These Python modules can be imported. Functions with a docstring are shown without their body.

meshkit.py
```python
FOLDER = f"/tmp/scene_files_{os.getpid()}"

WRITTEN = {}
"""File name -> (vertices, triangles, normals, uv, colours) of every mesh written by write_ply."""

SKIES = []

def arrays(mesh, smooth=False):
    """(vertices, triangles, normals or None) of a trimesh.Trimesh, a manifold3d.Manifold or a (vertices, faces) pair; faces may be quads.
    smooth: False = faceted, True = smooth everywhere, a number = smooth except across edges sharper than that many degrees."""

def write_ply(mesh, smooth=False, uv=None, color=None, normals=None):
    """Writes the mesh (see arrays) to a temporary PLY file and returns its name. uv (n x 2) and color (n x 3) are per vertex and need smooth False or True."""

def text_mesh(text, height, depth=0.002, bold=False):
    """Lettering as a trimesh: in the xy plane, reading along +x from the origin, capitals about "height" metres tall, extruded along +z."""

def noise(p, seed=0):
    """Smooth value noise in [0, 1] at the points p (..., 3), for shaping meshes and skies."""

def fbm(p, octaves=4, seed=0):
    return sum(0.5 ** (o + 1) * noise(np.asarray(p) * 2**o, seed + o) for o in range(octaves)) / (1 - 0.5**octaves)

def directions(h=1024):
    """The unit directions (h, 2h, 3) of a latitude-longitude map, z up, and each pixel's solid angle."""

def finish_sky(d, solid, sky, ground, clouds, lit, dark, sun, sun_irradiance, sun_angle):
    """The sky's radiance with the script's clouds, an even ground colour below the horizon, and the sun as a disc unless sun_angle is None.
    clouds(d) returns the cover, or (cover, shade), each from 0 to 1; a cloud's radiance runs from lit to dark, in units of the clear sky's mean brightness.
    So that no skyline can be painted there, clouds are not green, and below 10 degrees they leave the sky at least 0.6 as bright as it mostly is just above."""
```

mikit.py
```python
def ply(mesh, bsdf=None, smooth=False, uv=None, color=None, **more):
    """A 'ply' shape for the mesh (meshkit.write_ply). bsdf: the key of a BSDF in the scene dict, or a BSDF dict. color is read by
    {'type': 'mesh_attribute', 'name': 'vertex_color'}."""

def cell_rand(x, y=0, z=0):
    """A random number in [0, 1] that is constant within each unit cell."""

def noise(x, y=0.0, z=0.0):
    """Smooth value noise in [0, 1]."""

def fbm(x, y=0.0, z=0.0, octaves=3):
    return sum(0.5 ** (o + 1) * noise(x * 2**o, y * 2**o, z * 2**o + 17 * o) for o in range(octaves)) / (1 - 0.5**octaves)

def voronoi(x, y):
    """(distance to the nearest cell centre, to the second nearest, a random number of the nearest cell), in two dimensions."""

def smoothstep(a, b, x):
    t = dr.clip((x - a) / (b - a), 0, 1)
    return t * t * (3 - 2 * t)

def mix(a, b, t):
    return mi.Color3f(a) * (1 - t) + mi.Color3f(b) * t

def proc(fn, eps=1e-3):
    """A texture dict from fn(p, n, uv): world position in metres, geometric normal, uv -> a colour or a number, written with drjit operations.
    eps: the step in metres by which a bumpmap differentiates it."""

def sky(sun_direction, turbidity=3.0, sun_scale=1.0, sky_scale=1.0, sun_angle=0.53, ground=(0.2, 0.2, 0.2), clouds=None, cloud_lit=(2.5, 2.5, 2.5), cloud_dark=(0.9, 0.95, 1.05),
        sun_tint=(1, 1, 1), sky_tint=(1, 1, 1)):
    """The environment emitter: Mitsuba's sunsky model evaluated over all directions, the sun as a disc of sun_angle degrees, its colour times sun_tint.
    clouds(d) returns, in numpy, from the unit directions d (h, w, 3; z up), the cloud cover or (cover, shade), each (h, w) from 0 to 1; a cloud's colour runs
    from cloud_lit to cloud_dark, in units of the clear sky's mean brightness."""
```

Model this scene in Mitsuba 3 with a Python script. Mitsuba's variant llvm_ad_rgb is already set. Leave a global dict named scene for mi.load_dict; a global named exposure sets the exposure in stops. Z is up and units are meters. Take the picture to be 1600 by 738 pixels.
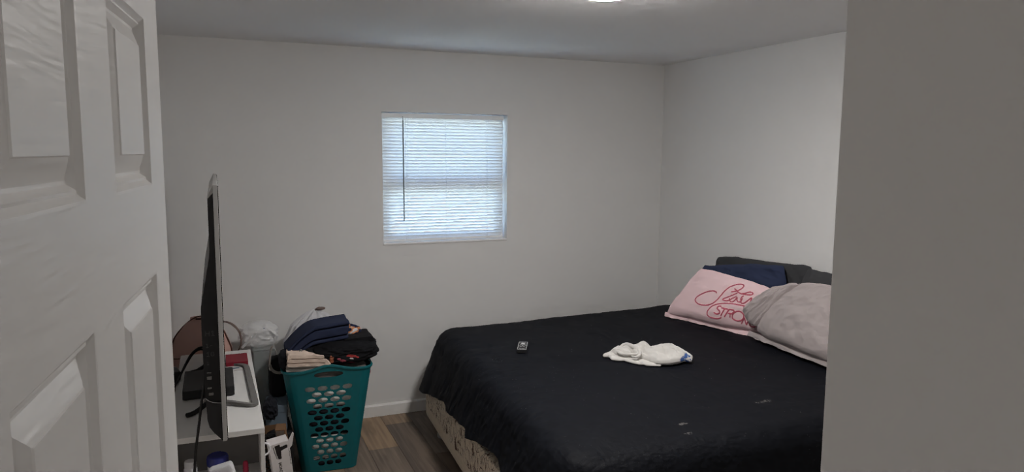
import math
import numpy as np
import trimesh
import shapely
from shapely.geometry import Polygon, LineString, box as sbox
from shapely import affinity
import drjit as dr
import mitsuba as mi
import mikit
import meshkit

T = mi.ScalarTransform4f
scene, labels = {"type": "scene"}, {}

# ------------------------------------------------------------------ camera, sky, lamps, exposure
EYE = [0.0, 0.0, 1.78]
LOOK = [0.37905, 0.91812, -0.11564]
UP = [0.0381, 0.10937, 0.99327]
scene["camera"] = {"type": "perspective", "fov": 70.963, "fov_axis": "x", "near_clip": 0.02, "far_clip": 200.0,
                   "to_world": T().look_at(origin=EYE, target=[EYE[i] + LOOK[i] for i in range(3)], up=UP)}
scene["sky"] = mikit.sky([0.8, -0.2, 1.0], turbidity=3.0, sun_scale=5.0, sky_scale=7.4, sun_tint=(0.72, 0.92, 1.06), ground=(0.22, 0.24, 0.20))
LAMP_RADIANCE = [43.0, 41.5, 40.2]
HALL_RADIANCE = [8.0, 7.6, 7.3]
exposure = 2.11

# ------------------------------------------------------------------ helpers
D, RW, LW, H = 4.682, 3.17, -0.42, 2.44          # back wall, right wall, left wall, ceiling
rng = np.random.default_rng(7)


def rgb(*c):
    return {"type": "rgb", "value": list(c)}


def srgb(r, g, b):
    f = lambda v: ((v / 255 + 0.055) / 1.055) ** 2.4 if v > 10 else v / 255 / 12.92
    return [f(r), f(g), f(b)]


def key_for(name):
    if name not in scene and not any(k.startswith(name + "__") for k in scene):
        return name
    i = 1
    while f"{name}_{i:03d}" in scene or any(k.startswith(f"{name}_{i:03d}__") for k in scene):
        i += 1
    return f"{name}_{i:03d}"


def thing(name, label, category, group=None):
    k = key_for(name)
    labels[k] = {"label": label, "category": category}
    if group:
        labels[k]["group"] = group
    return k


def add(name, mesh, bsdf, smooth=False, parent=None, label=None, **more):
    k = key_for(parent + "__" + name if parent else name)
    scene[k] = mikit.ply(mesh, bsdf, smooth=smooth, **more)
    if label:
        labels[k] = {"label": label}
    return k


def copy_of(name, shape, matrix, parent):
    k = key_for(parent + "__" + name)
    scene[k] = {**shape, "to_world": matrix}
    return k


def struct(name, mesh, bsdf, label, smooth=False, **more):
    k = add(name, mesh, bsdf, smooth, **more)
    labels[k] = {"label": label, "kind": "structure"}
    return k


def cat(*ms):
    return trimesh.util.concatenate(list(ms))


def box(x0, x1, y0, y1, z0, z1, r=0.0):
    if r <= 0:
        m = trimesh.creation.box((x1 - x0, y1 - y0, z1 - z0))
        m.apply_translation(((x0 + x1) / 2, (y0 + y1) / 2, (z0 + z1) / 2))
        return m
    pts = []
    for x, sx in ((x0, 1), (x1, -1)):
        for y, sy in ((y0, 1), (y1, -1)):
            for z, sz in ((z0, 1), (z1, -1)):
                c = np.array([x + sx * r, y + sy * r, z + sz * r])
                for d in ((1, 0, 0), (0, 1, 0), (0, 0, 1), (.707, .707, 0), (.707, 0, .707), (0, .707, .707), (.577, .577, .577)):
                    pts.append(c - r * np.array(d) * (sx, sy, sz))
    return trimesh.Trimesh(pts).convex_hull


def move(m, loc=(0, 0, 0), rz=0.0, rx=0.0, ry=0.0):
    m = m.copy()
    for a, ax in ((rx, [1, 0, 0]), (ry, [0, 1, 0]), (rz, [0, 0, 1])):
        if a:
            m.apply_transform(trimesh.transformations.rotation_matrix(math.radians(a), ax))
    m.apply_translation(loc)
    return m


def spline(points, n=40):
    from scipy.interpolate import CubicSpline
    p = np.asarray(points, float)
    t = np.r_[0, np.cumsum(np.linalg.norm(np.diff(p, axis=0), axis=1) ** 0.7)]
    return CubicSpline(t, p)(np.linspace(0, t[-1], n))


def sweep(path, profile, closed_ends=True):
    """A closed 2-D profile (n x 2) swept along a polyline with a transported frame; the profile may be given per point."""
    p = np.asarray(path, float)
    t = np.gradient(p, axis=0)
    t /= np.linalg.norm(t, axis=1, keepdims=True)
    a = np.cross(t[0], [0, 0, 1.0])
    if np.linalg.norm(a) < 1e-3:
        a = np.cross(t[0], [1.0, 0, 0])
    a /= np.linalg.norm(a)
    v, k = [], len(profile)
    prof = np.asarray(profile, float)
    for i in range(len(p)):
        a = a - t[i] * (a @ t[i])
        a /= np.linalg.norm(a)
        b = np.cross(a, t[i])
        v.append(p[i] + prof[:, :1] * a + prof[:, 1:] * b)
    v = np.vstack(v)
    f = []
    for i in range(len(p) - 1):
        for j in range(k):
            q = [i * k + j, i * k + (j + 1) % k, (i + 1) * k + (j + 1) % k, (i + 1) * k + j]
            f += [[q[0], q[1], q[2]], [q[0], q[2], q[3]]]
    if closed_ends:
        for o in (0, (len(p) - 1) * k):
            f += [[o, o + j, o + j + 1] for j in range(1, k - 1)]
    return trimesh.Trimesh(v, f, process=False)


def circle(r, n=10):
    a = np.arange(n) * 2 * np.pi / n
    return np.c_[r * np.cos(a), r * np.sin(a)]


def tube(path, r, n=8):
    return sweep(path, circle(r, n))


def lathe(profile, loc=(0, 0, 0), n=40):
    m = trimesh.creation.revolve(np.asarray(profile, float), sections=n)
    m.apply_translation(loc)
    return m


def prism(poly, depth):
    ms = [trimesh.creation.extrude_polygon(g, depth, engine="earcut") for g in getattr(poly, "geoms", [poly])]
    return cat(*ms)


def grid_faces(nu, nv, wrap=False):
    i, j = np.meshgrid(np.arange(nu - 1), np.arange(nv if wrap else nv - 1), indexing="ij")
    a, b = i * nv + j, i * nv + (j + 1) % nv
    c, d = (i + 1) * nv + (j + 1) % nv, (i + 1) * nv + j
    return np.vstack([np.stack([a, b, c], -1).reshape(-1, 3), np.stack([a, c, d], -1).reshape(-1, 3)])


def ridged(p, seed=0):
    return 1 - np.abs(2 * meshkit.fbm(p, 3, seed) - 1)


def lump(center, radii, seed=0, amp=0.12, freq=3.0, power=2.6, rz=0.0, sub=5, ridges=0.5, flat=None):
    """A soft heap of cloth: a super-ellipsoid with ridged folds. flat: z (world) below which it is cut level."""
    m = trimesh.creation.icosphere(subdivisions=sub)
    v = np.array(m.vertices)
    s = (np.abs(v) ** power).sum(1) ** (-1 / power)
    q = v * s[:, None]
    n = meshkit.fbm(q * freq + seed * 3.1, 4, seed) - 0.5
    r = ridged(q * freq * 0.8 + seed * 1.7, seed + 9) - 0.6
    q = q * (1 + amp * (n * 1.2 + ridges * r))[:, None]
    q = q * np.asarray(radii)
    c, s_ = math.cos(math.radians(rz)), math.sin(math.radians(rz))
    q = np.c_[c * q[:, 0] - s_ * q[:, 1], s_ * q[:, 0] + c * q[:, 1], q[:, 2]] + np.asarray(center)
    if flat is not None:
        q[:, 2] = np.maximum(q[:, 2], flat + 0.002 * n)
    return trimesh.Trimesh(q, m.faces, process=False)


def folded(width, layers, t, depth, seed=0, amp=0.004, taper=0.0):
    """A cloth folded to and fro: width along x, stacked in z, depth along y; its fold backs show at both ends."""
    pts = []
    for k in range(layers):
        a, b = (0, width - taper * k) if k % 2 == 0 else (width - taper * k, 0)
        pts += [(a, k * t), (b, k * t)]
    poly = LineString(pts).buffer(t * 0.40, quad_segs=5)
    m = prism(poly, depth)
    v, f = trimesh.remesh.subdivide_to_size(m.vertices, m.faces, max_edge=0.022)
    m = trimesh.Trimesh(v, f, process=True)
    v = np.array(m.vertices)
    v = np.c_[v[:, 0], v[:, 2], v[:, 1]]
    e = meshkit.fbm(v * 14 + seed, 3, seed)[:, None] - 0.5
    e2 = meshkit.fbm(v * 14 + seed + 30, 3, seed + 5)[:, None] - 0.5
    e3 = meshkit.fbm(v * 9 + seed + 60, 3, seed + 8)[:, None] - 0.5
    v = v + amp * 2 * np.hstack([e * 1.5, e2 * 2.0, e3])
    return trimesh.Trimesh(v, m.faces[:, ::-1], process=False)


# ------------------------------------------------------------------ materials
P = mikit.proc


def plain(name, colour, rough=0.6, spec=0.3, **more):
    scene[name] = {"type": "twosided", "bsdf": {"type": "principled", "base_color": rgb(*colour), "roughness": rough, "specular": spec, **more}}


def bumped(name, inner, fn, scale, eps=1e-3):
    scene[name] = {"type": "twosided", "bsdf": {"type": "bumpmap", "arbitrary": P(fn, eps), "scale": scale, "bsdf": inner}}


def princ(colour, rough, spec=0.3, **more):
    c = P(colour) if callable(colour) else rgb(*colour)
    return {"type": "principled", "base_color": c, "roughness": rough, "specular": spec, **more}


def orange_peel(p, n, uv):
    return mikit.fbm(p.x * 95, p.y * 95, p.z * 95, 2)


def knockdown(p, n, uv):
    return mikit.smoothstep(0.42, 0.62, mikit.fbm(p.x * 38, p.y * 38, p.z * 38, 3))


bumped("wall_paint", {"type": "diffuse", "reflectance": rgb(0.775, 0.768, 0.757)}, orange_peel, 0.0018, 2e-3)
bumped("ceiling_paint", {"type": "diffuse", "reflectance": rgb(0.84, 0.84, 0.84)}, knockdown, 0.004, 3e-3)
plain("trim_paint", (0.78, 0.77, 0.75), 0.45, 0.35)
plain("white_vinyl", (0.80, 0.81, 0.82), 0.4, 0.4)


def door_grain(p, n, uv):
    s = p.x * 0.0872 + p.y * 0.9962
    return mikit.fbm(s * 20, p.z * 300 + 3.0 * mikit.noise(s * 12, p.z * 10), 0, 2)


bumped("door_paint", princ((0.80, 0.795, 0.785), 0.42, 0.35), door_grain, 0.0006, 1.0e-3)


def plank_colour(base, dark):
    def fn(p, n, uv):
        g = mikit.fbm(p.x * 70, p.y * 3.2, 3.0, 3)
        g2 = mikit.fbm(p.x * 9, p.y * 1.7, 9.0, 3)
        knots = mikit.smoothstep(0.62, 0.8, mikit.fbm(p.x * 13 + 40, p.y * 3.6, 1.0, 3))
        c = mikit.mix(dark, base, mikit.smoothstep(0.25, 0.7, 0.55 * g + 0.5 * g2))
        return mikit.mix(c, mi.Color3f(*dark) * 0.75, 0.55 * knots)
    return fn


PLANKS = [((0.26, 0.185, 0.125), (0.165, 0.118, 0.083)), ((0.190, 0.146, 0.112), (0.115, 0.088, 0.070)),
          ((0.200, 0.166, 0.140), (0.125, 0.106, 0.093)), ((0.140, 0.107, 0.084), (0.086, 0.067, 0.055)),
          ((0.30, 0.208, 0.132), (0.20, 0.138, 0.092))]
for i, (a, b) in enumerate(PLANKS):
    scene[f"vinyl_plank_{i}"] = {"type": "twosided", "bsdf": princ(plank_colour(a, b), 0.5, 0.3)}


def crinkle(p, n, uv):
    a = p.x * 0.9983 - p.y * 0.0576
    b = p.x * 0.0576 + p.y * 0.9983
    w = 3.0 * mikit.fbm(a * 5, b * 5, p.z * 5, 2)
    r = 1 - dr.abs(2 * mikit.fbm(a * 16 + w, b * 52 + w, p.z * 16, 3) - 1)
    r2 = 1 - dr.abs(2 * mikit.fbm(a * 44, b * 18 + w, p.z * 30, 2) - 1)
    return r * 0.6 + r2 * 0.4


LINT = [(1.779, 2.422, 0.028, 0.012, 3), (1.752, 2.340, 0.022, 0.010, 8), (2.257, 2.466, 0.050, 0.020, 5), (1.449, 2.985, 0.012, 0.007, 1)]


def bedspread_colour(p, n, uv):
    base = mikit.mix((0.0039, 0.0046, 0.0072), (0.0054, 0.0063, 0.0097), mikit.fbm(p.x * 25, p.y * 25, p.z * 25, 3))
    fleck = mikit.smoothstep(0.90, 0.95, mikit.noise(p.x * 170, p.y * 170, p.z * 170)) * mikit.smoothstep(0.5, 0.7, mikit.fbm(p.x * 7, p.y * 7, 2, 2))
    m = 0.16 * fleck
    for x, y, rx, ry, s in LINT:
        d = dr.sqrt(dr.square((p.x - x) / rx) + dr.square((p.y - y) / ry)) + 1.6 * (mikit.fbm(p.x * 60 + s, p.y * 60, 0, 3) - 0.5)
        m = dr.maximum(m, (1 - mikit.smoothstep(0.35, 1.0, d)) * mikit.smoothstep(0.35, 0.65, mikit.fbm(p.x * 170 + s, p.y * 170, 0, 2)) * 0.40)
    return mikit.mix(base, (0.24, 0.23, 0.22), m)


bumped("bedspread_cotton", princ(bedspread_colour, 0.66, 0.13, sheen=0.06), crinkle, 0.0075, 2e-3)


def cloth(name, colour, rough=0.85, bump=0.0006, vary=0.12, sheen=0.2):
    plain(name, colour, rough, 0.15, sheen=sheen)


cloth("pink_cotton", (0.86, 0.635, 0.655), vary=0.05)
cloth("navy_cotton", (0.030, 0.040, 0.082))
cloth("charcoal_cotton", (0.052, 0.053, 0.057))
cloth("mauve_cotton", (0.41, 0.36, 0.355), vary=0.04)
cloth("white_cotton", (0.84, 0.82, 0.79), vary=0.04)
cloth("cream_towelling", (0.66, 0.53, 0.44), bump=0.0012, vary=0.08)
cloth("grey_towelling", (0.40, 0.37, 0.34), bump=0.0012, vary=0.08)
cloth("denim", (0.022, 0.029, 0.060), bump=0.001, vary=0.25)
cloth("black_cotton", (0.0085, 0.0085, 0.010))
cloth("dark_cotton", (0.014, 0.015, 0.020))
cloth("patterned_cotton", (0.13, 0.125, 0.12))
cloth("grey_cotton", (0.50, 0.51, 0.48), vary=0.2)
plain("rose_print", (0.50, 0.105, 0.15), 0.8, 0.1)


def black_print(p, n, uv):
    c = mi.Color3f(0.0085, 0.0085, 0.010)
    spots = [(0.655, 0.668, 0.040, 0.010, (0.36, 0.05, 0.05)), (0.600, 0.648, 0.030, 0.011, (0.42, 0.10, 0.13)), (0.655, 0.652, 0.018, 0.004, (0.45, 0.44, 0.42)),
             (0.548, 0.652, 0.014, 0.026, (0.40, 0.15, 0.09)), (0.660, 0.622, 0.050, 0.008, (0.12, 0.02, 0.03))]
    for x, z, rx, rz, col in spots:
        d = dr.sqrt(dr.square((p.x - x) / rx) + dr.square((p.z - z + (p.x - x) * 0.25) / rz)) + 1.1 * (mikit.fbm(p.x * 70, p.z * 90, 0, 2) - 0.5)
        c = mikit.mix(c, col, (1 - mikit.smoothstep(0.75, 0.95, d)) * mikit.smoothstep(4.1, 4.0, p.y))
    return c


scene["printed_black_cotton"] = {"type": "twosided", "bsdf": princ(black_print, 0.85, 0.12, sheen=0.2)}


def orange_print(p, n, uv):
    m = mikit.fbm(p.x * 28 + 5, p.y * 28, p.z * 34, 2)
    c = mikit.mix((0.016, 0.022, 0.05), (0.52, 0.22, 0.10), mikit.smoothstep(0.46, 0.50, m))
    return mikit.mix(c, (0.6, 0.6, 0.6), mikit.smoothstep(0.60, 0.63, m))


scene["orange_navy_cotton"] = {"type": "twosided", "bsdf": princ(orange_print, 0.85, 0.12)}


def sock_blue(p, n, uv):
    e = p.x * 0.55 - p.y * 0.83          # along the shirt towards its patterned end
    m = mikit.smoothstep(0.0, 0.01, e - (-1.317) + 0.03 * (mikit.fbm(p.x * 40, p.y * 40, p.z * 40, 2) - 0.5))
    pat = mikit.smoothstep(0.44, 0.5, mikit.fbm(p.x * 50, p.y * 50, p.z * 70, 2))
    return mikit.mix((0.60, 0.585, 0.555), (0.05, 0.10, 0.27), m * pat)


scene["white_blue_cotton"] = {"type": "twosided", "bsdf": princ(sock_blue, 0.85, 0.12)}


def damask(p, n, uv):
    b = -p.x * 0.0576 - p.y * 0.9983
    a = p.x * 0.9983 - p.y * 0.0576
    q = 15.0
    w1, w2 = mikit.fbm(b * q + 3, p.z * q, a * q, 2), mikit.fbm(b * q, p.z * q + 7, a * q, 2)
    v = mikit.noise(b * 34 + 3.0 * w1, p.z * 20 + 3.0 * w2, a * 30)
    v2 = mikit.noise(b * 62 + 3.0 * w2 + 9, p.z * 44 + 3.0 * w1, a * 40)
    line = 1 - mikit.smoothstep(0.022, 0.055, dr.abs(v - 0.5))
    line2 = (1 - mikit.smoothstep(0.030, 0.07, dr.abs(v2 - 0.42)))
    band = mikit.smoothstep(0.135, 0.145, p.z + 0.03 * (w2 - 0.5))
    c = mikit.mix((0.66, 0.575, 0.47), (0.58, 0.505, 0.41), mikit.fbm(b * 60, p.z * 60, a * 60, 2))
    return mikit.mix(c, (0.105, 0.065, 0.05), dr.maximum(line, 0.45 * line2) * band)


scene["damask_ticking"] = {"type": "twosided", "bsdf": princ(damask, 0.7, 0.25)}
cloth("mattress_ticking", (0.6, 0.58, 0.54))
plain("black_gloss", (0.010, 0.010, 0.011), 0.28, 0.5)
plain("black_plastic", (0.012, 0.012, 0.013), 0.5, 0.4)
plain("dark_screen", (0.006, 0.006, 0.007), 0.12, 0.5)
plain("faint_print", (0.05, 0.05, 0.05), 0.6)
plain("grey_laminate", (0.22, 0.215, 0.21), 0.3, 0.5)
plain("silver_metal", (0.36, 0.355, 0.345), 0.4, 0.6)
plain("dark_metal", (0.13, 0.125, 0.12), 0.4, 0.6)
plain("white_laminate", (0.70, 0.69, 0.67), 0.45, 0.35)
plain("teal_plastic", (0.004, 0.118, 0.135), 0.42, 0.4)
plain("blue_plastic", (0.020, 0.026, 0.16), 0.25, 0.5)
plain("white_plastic", (0.66, 0.66, 0.68), 0.35, 0.4)
plain("grey_print", (0.36, 0.37, 0.38), 0.5)
plain("red_card", (0.20, 0.010, 0.022), 0.5, 0.3)
plain("white_card", (0.60, 0.57, 0.56), 0.6)
plain("blue_grey_card", (0.13, 0.17, 0.21), 0.5)
plain("brown_card", (0.15, 0.085, 0.047), 0.8, 0.15)
plain("ink", (0.014, 0.012, 0.012), 0.6)
plain("ink_rose", (0.30, 0.02, 0.05), 0.6)


plain("tan_leather", (0.62, 0.39, 0.335), 0.55, 0.3)
plain("brown_edge", (0.10, 0.042, 0.033), 0.5)
plain("strap_leather", (0.16, 0.115, 0.10), 0.5)
scene["thin_plastic"] = {"type": "principledthin", "base_color": rgb(0.94, 0.94, 0.94), "roughness": 0.35, "spec_trans": 0.20, "diff_trans": 0.7, "eta": 1.45}
scene["bag_plastic"] = {"type": "principledthin", "base_color": rgb(0.82, 0.82, 0.84), "roughness": 0.35, "spec_trans": 0.06, "diff_trans": 0.6, "eta": 1.45}
scene["clear_plastic"] = {"type": "principledthin", "base_color": rgb(0.85, 0.88, 0.88), "roughness": 0.15, "spec_trans": 0.72, "diff_trans": 0.3, "eta": 1.45}
scene["blind_vinyl"] = {"type": "principledthin", "base_color": rgb(0.84, 0.85, 0.84), "roughness": 0.5, "spec_trans": 0.0, "diff_trans": 0.22, "eta": 1.4}
scene["window_glass"] = {"type": "thindielectric"}
plain("wand_plastic", (0.16, 0.18, 0.18), 0.3, 0.5)
plain("cord_white", (0.6, 0.62, 0.62), 0.7)


plain("pale_concrete", (0.36, 0.375, 0.375), 0.9, 0.1)
scene["lamp_shade"] = {"type": "diffuse", "reflectance": rgb(0.8, 0.8, 0.8)}
plain("concrete", (0.2, 0.2, 0.19), 0.9)

# ------------------------------------------------------------------ the room
struct("floor", box(LW - .1, RW + .1, -2.3, D + .1, -0.12, -0.006), "concrete", "brown wood-look vinyl plank floor")
PW, X0 = 0.18, 0.79
ends = {0: 4.135, 1: 4.50, 2: 3.95, -1: 4.40, 3: 4.25}
variants = {(0, 0): 4, (0, 1): 1, (1, 0): 0, (1, 1): 3, (2, 0): 2, (2, 1): 3, (-1, 0): 1, (-1, 1): 1}
for c in range(-7, 14):
    xa, xb = max(LW, X0 + c * PW), min(RW, X0 + (c + 1) * PW)
    if xb - xa < 0.02:
        continue
    y1, k = D, 0
    y0 = ends.get(c, D - rng.uniform(0.15, 1.1))
    while y1 > -2.2:
        a = max(y0, -2.2)
        v = variants.get((c, k), int(rng.integers(0, 4)))
        add("plank", box(xa + .0008, xb - .0008, a + .0008, y1 - .0008, -0.0065, 0.0, 0.0008), f"vinyl_plank_{v}", False, "floor")
        y1, y0, k = a, a - 1.22, k + 1
        if y1 <= -2.2:
            break

struct("ceiling", box(LW - .1, RW + .1, -2.3, D + .1, H, H + .12), "ceiling_paint", "white textured ceiling")
WX0, WX1, WZ0, WZ1 = 1.014, 1.893, 1.162, 2.038
wall = trimesh.boolean.difference([box(LW - .12, RW + .12, D, D + .17, 0, H), box(WX0, WX1, D - .1, D + .3, WZ0, WZ1)], engine="manifold")
struct("wall_back", wall, "wall_paint", "plain off-white wall with the small window")
struct("wall_right", box(RW, RW + .12, .45, D + .2, 0, H), "wall_paint", "off-white wall behind the head of the bed")
struct("wall_left", box(LW - .12, LW, .2, D + .2, 0, H), "wall_paint", "off-white wall behind the television stand")
EX, EY = 0.6375, 0.60
struct("wall_front", cat(box(EX, EX + .11, -2.2, EY, 0, H), box(EX + .11, RW + .12, EY - .11, EY, 0, H)), "wall_paint", "grey-looking wall end close to the camera on the right")
struct("wall_door", cat(box(LW, -0.135, .26, .375, 0, H), box(-0.135, EX, .26, .375, 2.045, H)), "wall_paint", "wall around the open doorway")
struct("wall_hall", cat(box(LW - .12, LW, -2.2, .26, 0, H), box(LW - .12, EX + .11, -2.3, -2.2, 0, H)), "wall_paint", "walls of the hallway behind the doorway")


def base_profile(h=0.083, t=0.013):
    return Polygon([(0, 0), (t, 0), (t, h - .016), (t * .75, h - .008), (t * .35, h - .003), (t * .3, h), (0, h)])


def baseboard(x0, y0, x1, y1, side):
    L = math.hypot(x1 - x0, y1 - y0)
    m = prism(base_profile(), L)
    v = np.array(m.vertices)
    d = np.array([(x1 - x0) / L, (y1 - y0) / L])
    nrm = np.array([-d[1], d[0]]) * side
    return trimesh.Trimesh(np.c_[x0 + d[0] * v[:, 2] + nrm[0] * v[:, 0], y0 + d[1] * v[:, 2] + nrm[1] * v[:, 0], v[:, 1]], m.faces, process=False)


struct("baseboard_back", baseboard(LW, D, RW, D, -1), "trim_paint", "white baseboard along the window wall", 30)
struct("baseboard_right", baseboard(RW, EY, RW, D, 1), "trim_paint", "white baseboard behind the bed", 30)
struct("baseboard_left", baseboard(LW, .375, LW, D, -1), "trim_paint", "white baseboard behind the stand", 30)

# the window: a vinyl single-hung unit set back in the wall, with a blind inside the recess
FY = D + .080
fr = trimesh.boolean.difference([box(WX0, WX1, FY, FY + .06, WZ0, WZ1), box(WX0 + .035, WX1 - .035, FY - .1, FY + .2, WZ0 + .035, WZ1 - .035)], engine="manifold")
ZM = 1.565
w1 = "window_1"
labels[w1] = {"label": "small single-hung vinyl window behind a closed white blind", "kind": "structure"}
add("frame", fr, "white_vinyl", False, w1)
add("meeting_rail", box(WX0 + .035, WX1 - .035, FY + .006, FY + .05, ZM - .024, ZM + .024, .003), "white_vinyl", False, w1)
for z0, z1, dy in ((WZ0 + .035, ZM - .024, .012), (ZM + .024, WZ1 - .035, .032)):
    s = trimesh.boolean.difference([box(WX0 + .035, WX1 - .035, FY + dy, FY + dy + .018, z0, z1), box(WX0 + .06, WX1 - .06, FY - .1, FY + .2, z0 + .022, z1 - .022)], engine="manifold")
    sk = add("sash", s, "white_vinyl", False, w1)
    gy = FY + dy + .009
    add("pane", ([[WX0 + .06, gy, z0 + .022], [WX1 - .06, gy, z0 + .022], [WX1 - .06, gy, z1 - .022], [WX0 + .06, gy, z1 - .022]], [[0, 1, 2], [0, 2, 3]]), "window_glass", False, sk)
add("sill", box(WX0 + .001, WX1 - .001, D - .006, FY, WZ0, WZ0 + .012, .003), "trim_paint", False, w1)

# six-panel door leaf, opened into the room
EDGE = np.array([-0.062, 1.05])
DA = math.radians(5.0)
DDIR, DNRM = np.array([math.sin(DA), math.cos(DA)]), np.array([math.cos(DA), -math.sin(DA)])


def door_frame(v):
    """(s from the free edge, z, depth out of the face) to world."""
    v = np.asarray(v, float)
    xy = EDGE - v[:, :1] * DDIR + v[:, 2:] * DNRM
    return np.c_[xy, v[:, 1]]


DOORW = 0.672
cols = [(0.087, 0.283), (0.387, 0.583)]
rows = [(0.245, 0.84), (0.985, 1.634), (1.737, 1.935)]
slab = sbox(0, 0.012, DOORW, 2.035)
for c0, c1 in cols:
    for r0, r1 in rows:
        slab = slab.difference(sbox(c0, r0, c1, r1))
m = prism(slab, 0.035)
v = np.array(m.vertices)
v[:, 2] -= 0.035
d1 = "door_1"
labels[d1] = {"label": "white six-panel interior door standing open at the left edge", "kind": "structure"}
add("leaf", trimesh.Trimesh(door_frame(v), m.faces[:, ::-1], process=False), "door_paint", False, d1)
PROF = [(0, 0), (.003, -.0005), (.006, -.0035), (.0085, -.0055), (.011, -.005), (.0135, -.0075), (.016, -.0105), (.019, -.011), (.034, -.0035), (.0375, -.0022), (.0385, -.0008), (.040, -.0008)]


def door_panel(c0, c1, r0, r1):
    v, f = [], []
    for i, d in PROF:
        v += [(c0 + i, r0 + i, d), (c1 - i, r0 + i, d), (c1 - i, r1 - i, d), (c0 + i, r1 - i, d)]
    for k in range(len(PROF) - 1):
        for j in range(4):
            a, b = k * 4 + j, k * 4 + (j + 1) % 4
            f += [(a, b, b + 4), (a, b + 4, a + 4)]
    o = (len(PROF) - 1) * 4
    f += [(o, o + 1, o + 2), (o, o + 2, o + 3)]
    n = len(v)
    v += [(x, z, -0.034) for x, z, _ in v[:4]]
    f += [(n, n + 2, n + 1), (n, n + 3, n + 2)]
    for j in range(4):
        a, b = j, (j + 1) % 4
        f += [(a, n + b, b), (a, n + a, n + b)]
    return trimesh.Trimesh(door_frame(v), np.array(f)[:, ::-1], process=False)


for c in cols:
    for r in rows:
        add("panel", door_panel(*c, *r), "door_paint", 18, d1)
kn = lathe([(0, 0), (.030, 0), (.032, .006), (.014, .012), (.012, .035), (.024, .045), (.027, .058), (.020, .070), (0, .073)], n=28)
for sgn in (1, -1):
    kv = np.array(kn.vertices)
    q = np.c_[0.06 + kv[:, 0], 0.914 + kv[:, 1], (kv[:, 2] if sgn > 0 else -.035 - kv[:, 2])]
    add("knob", trimesh.Trimesh(door_frame(q), kn.faces, process=False), "silver_metal", 30, d1)

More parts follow.
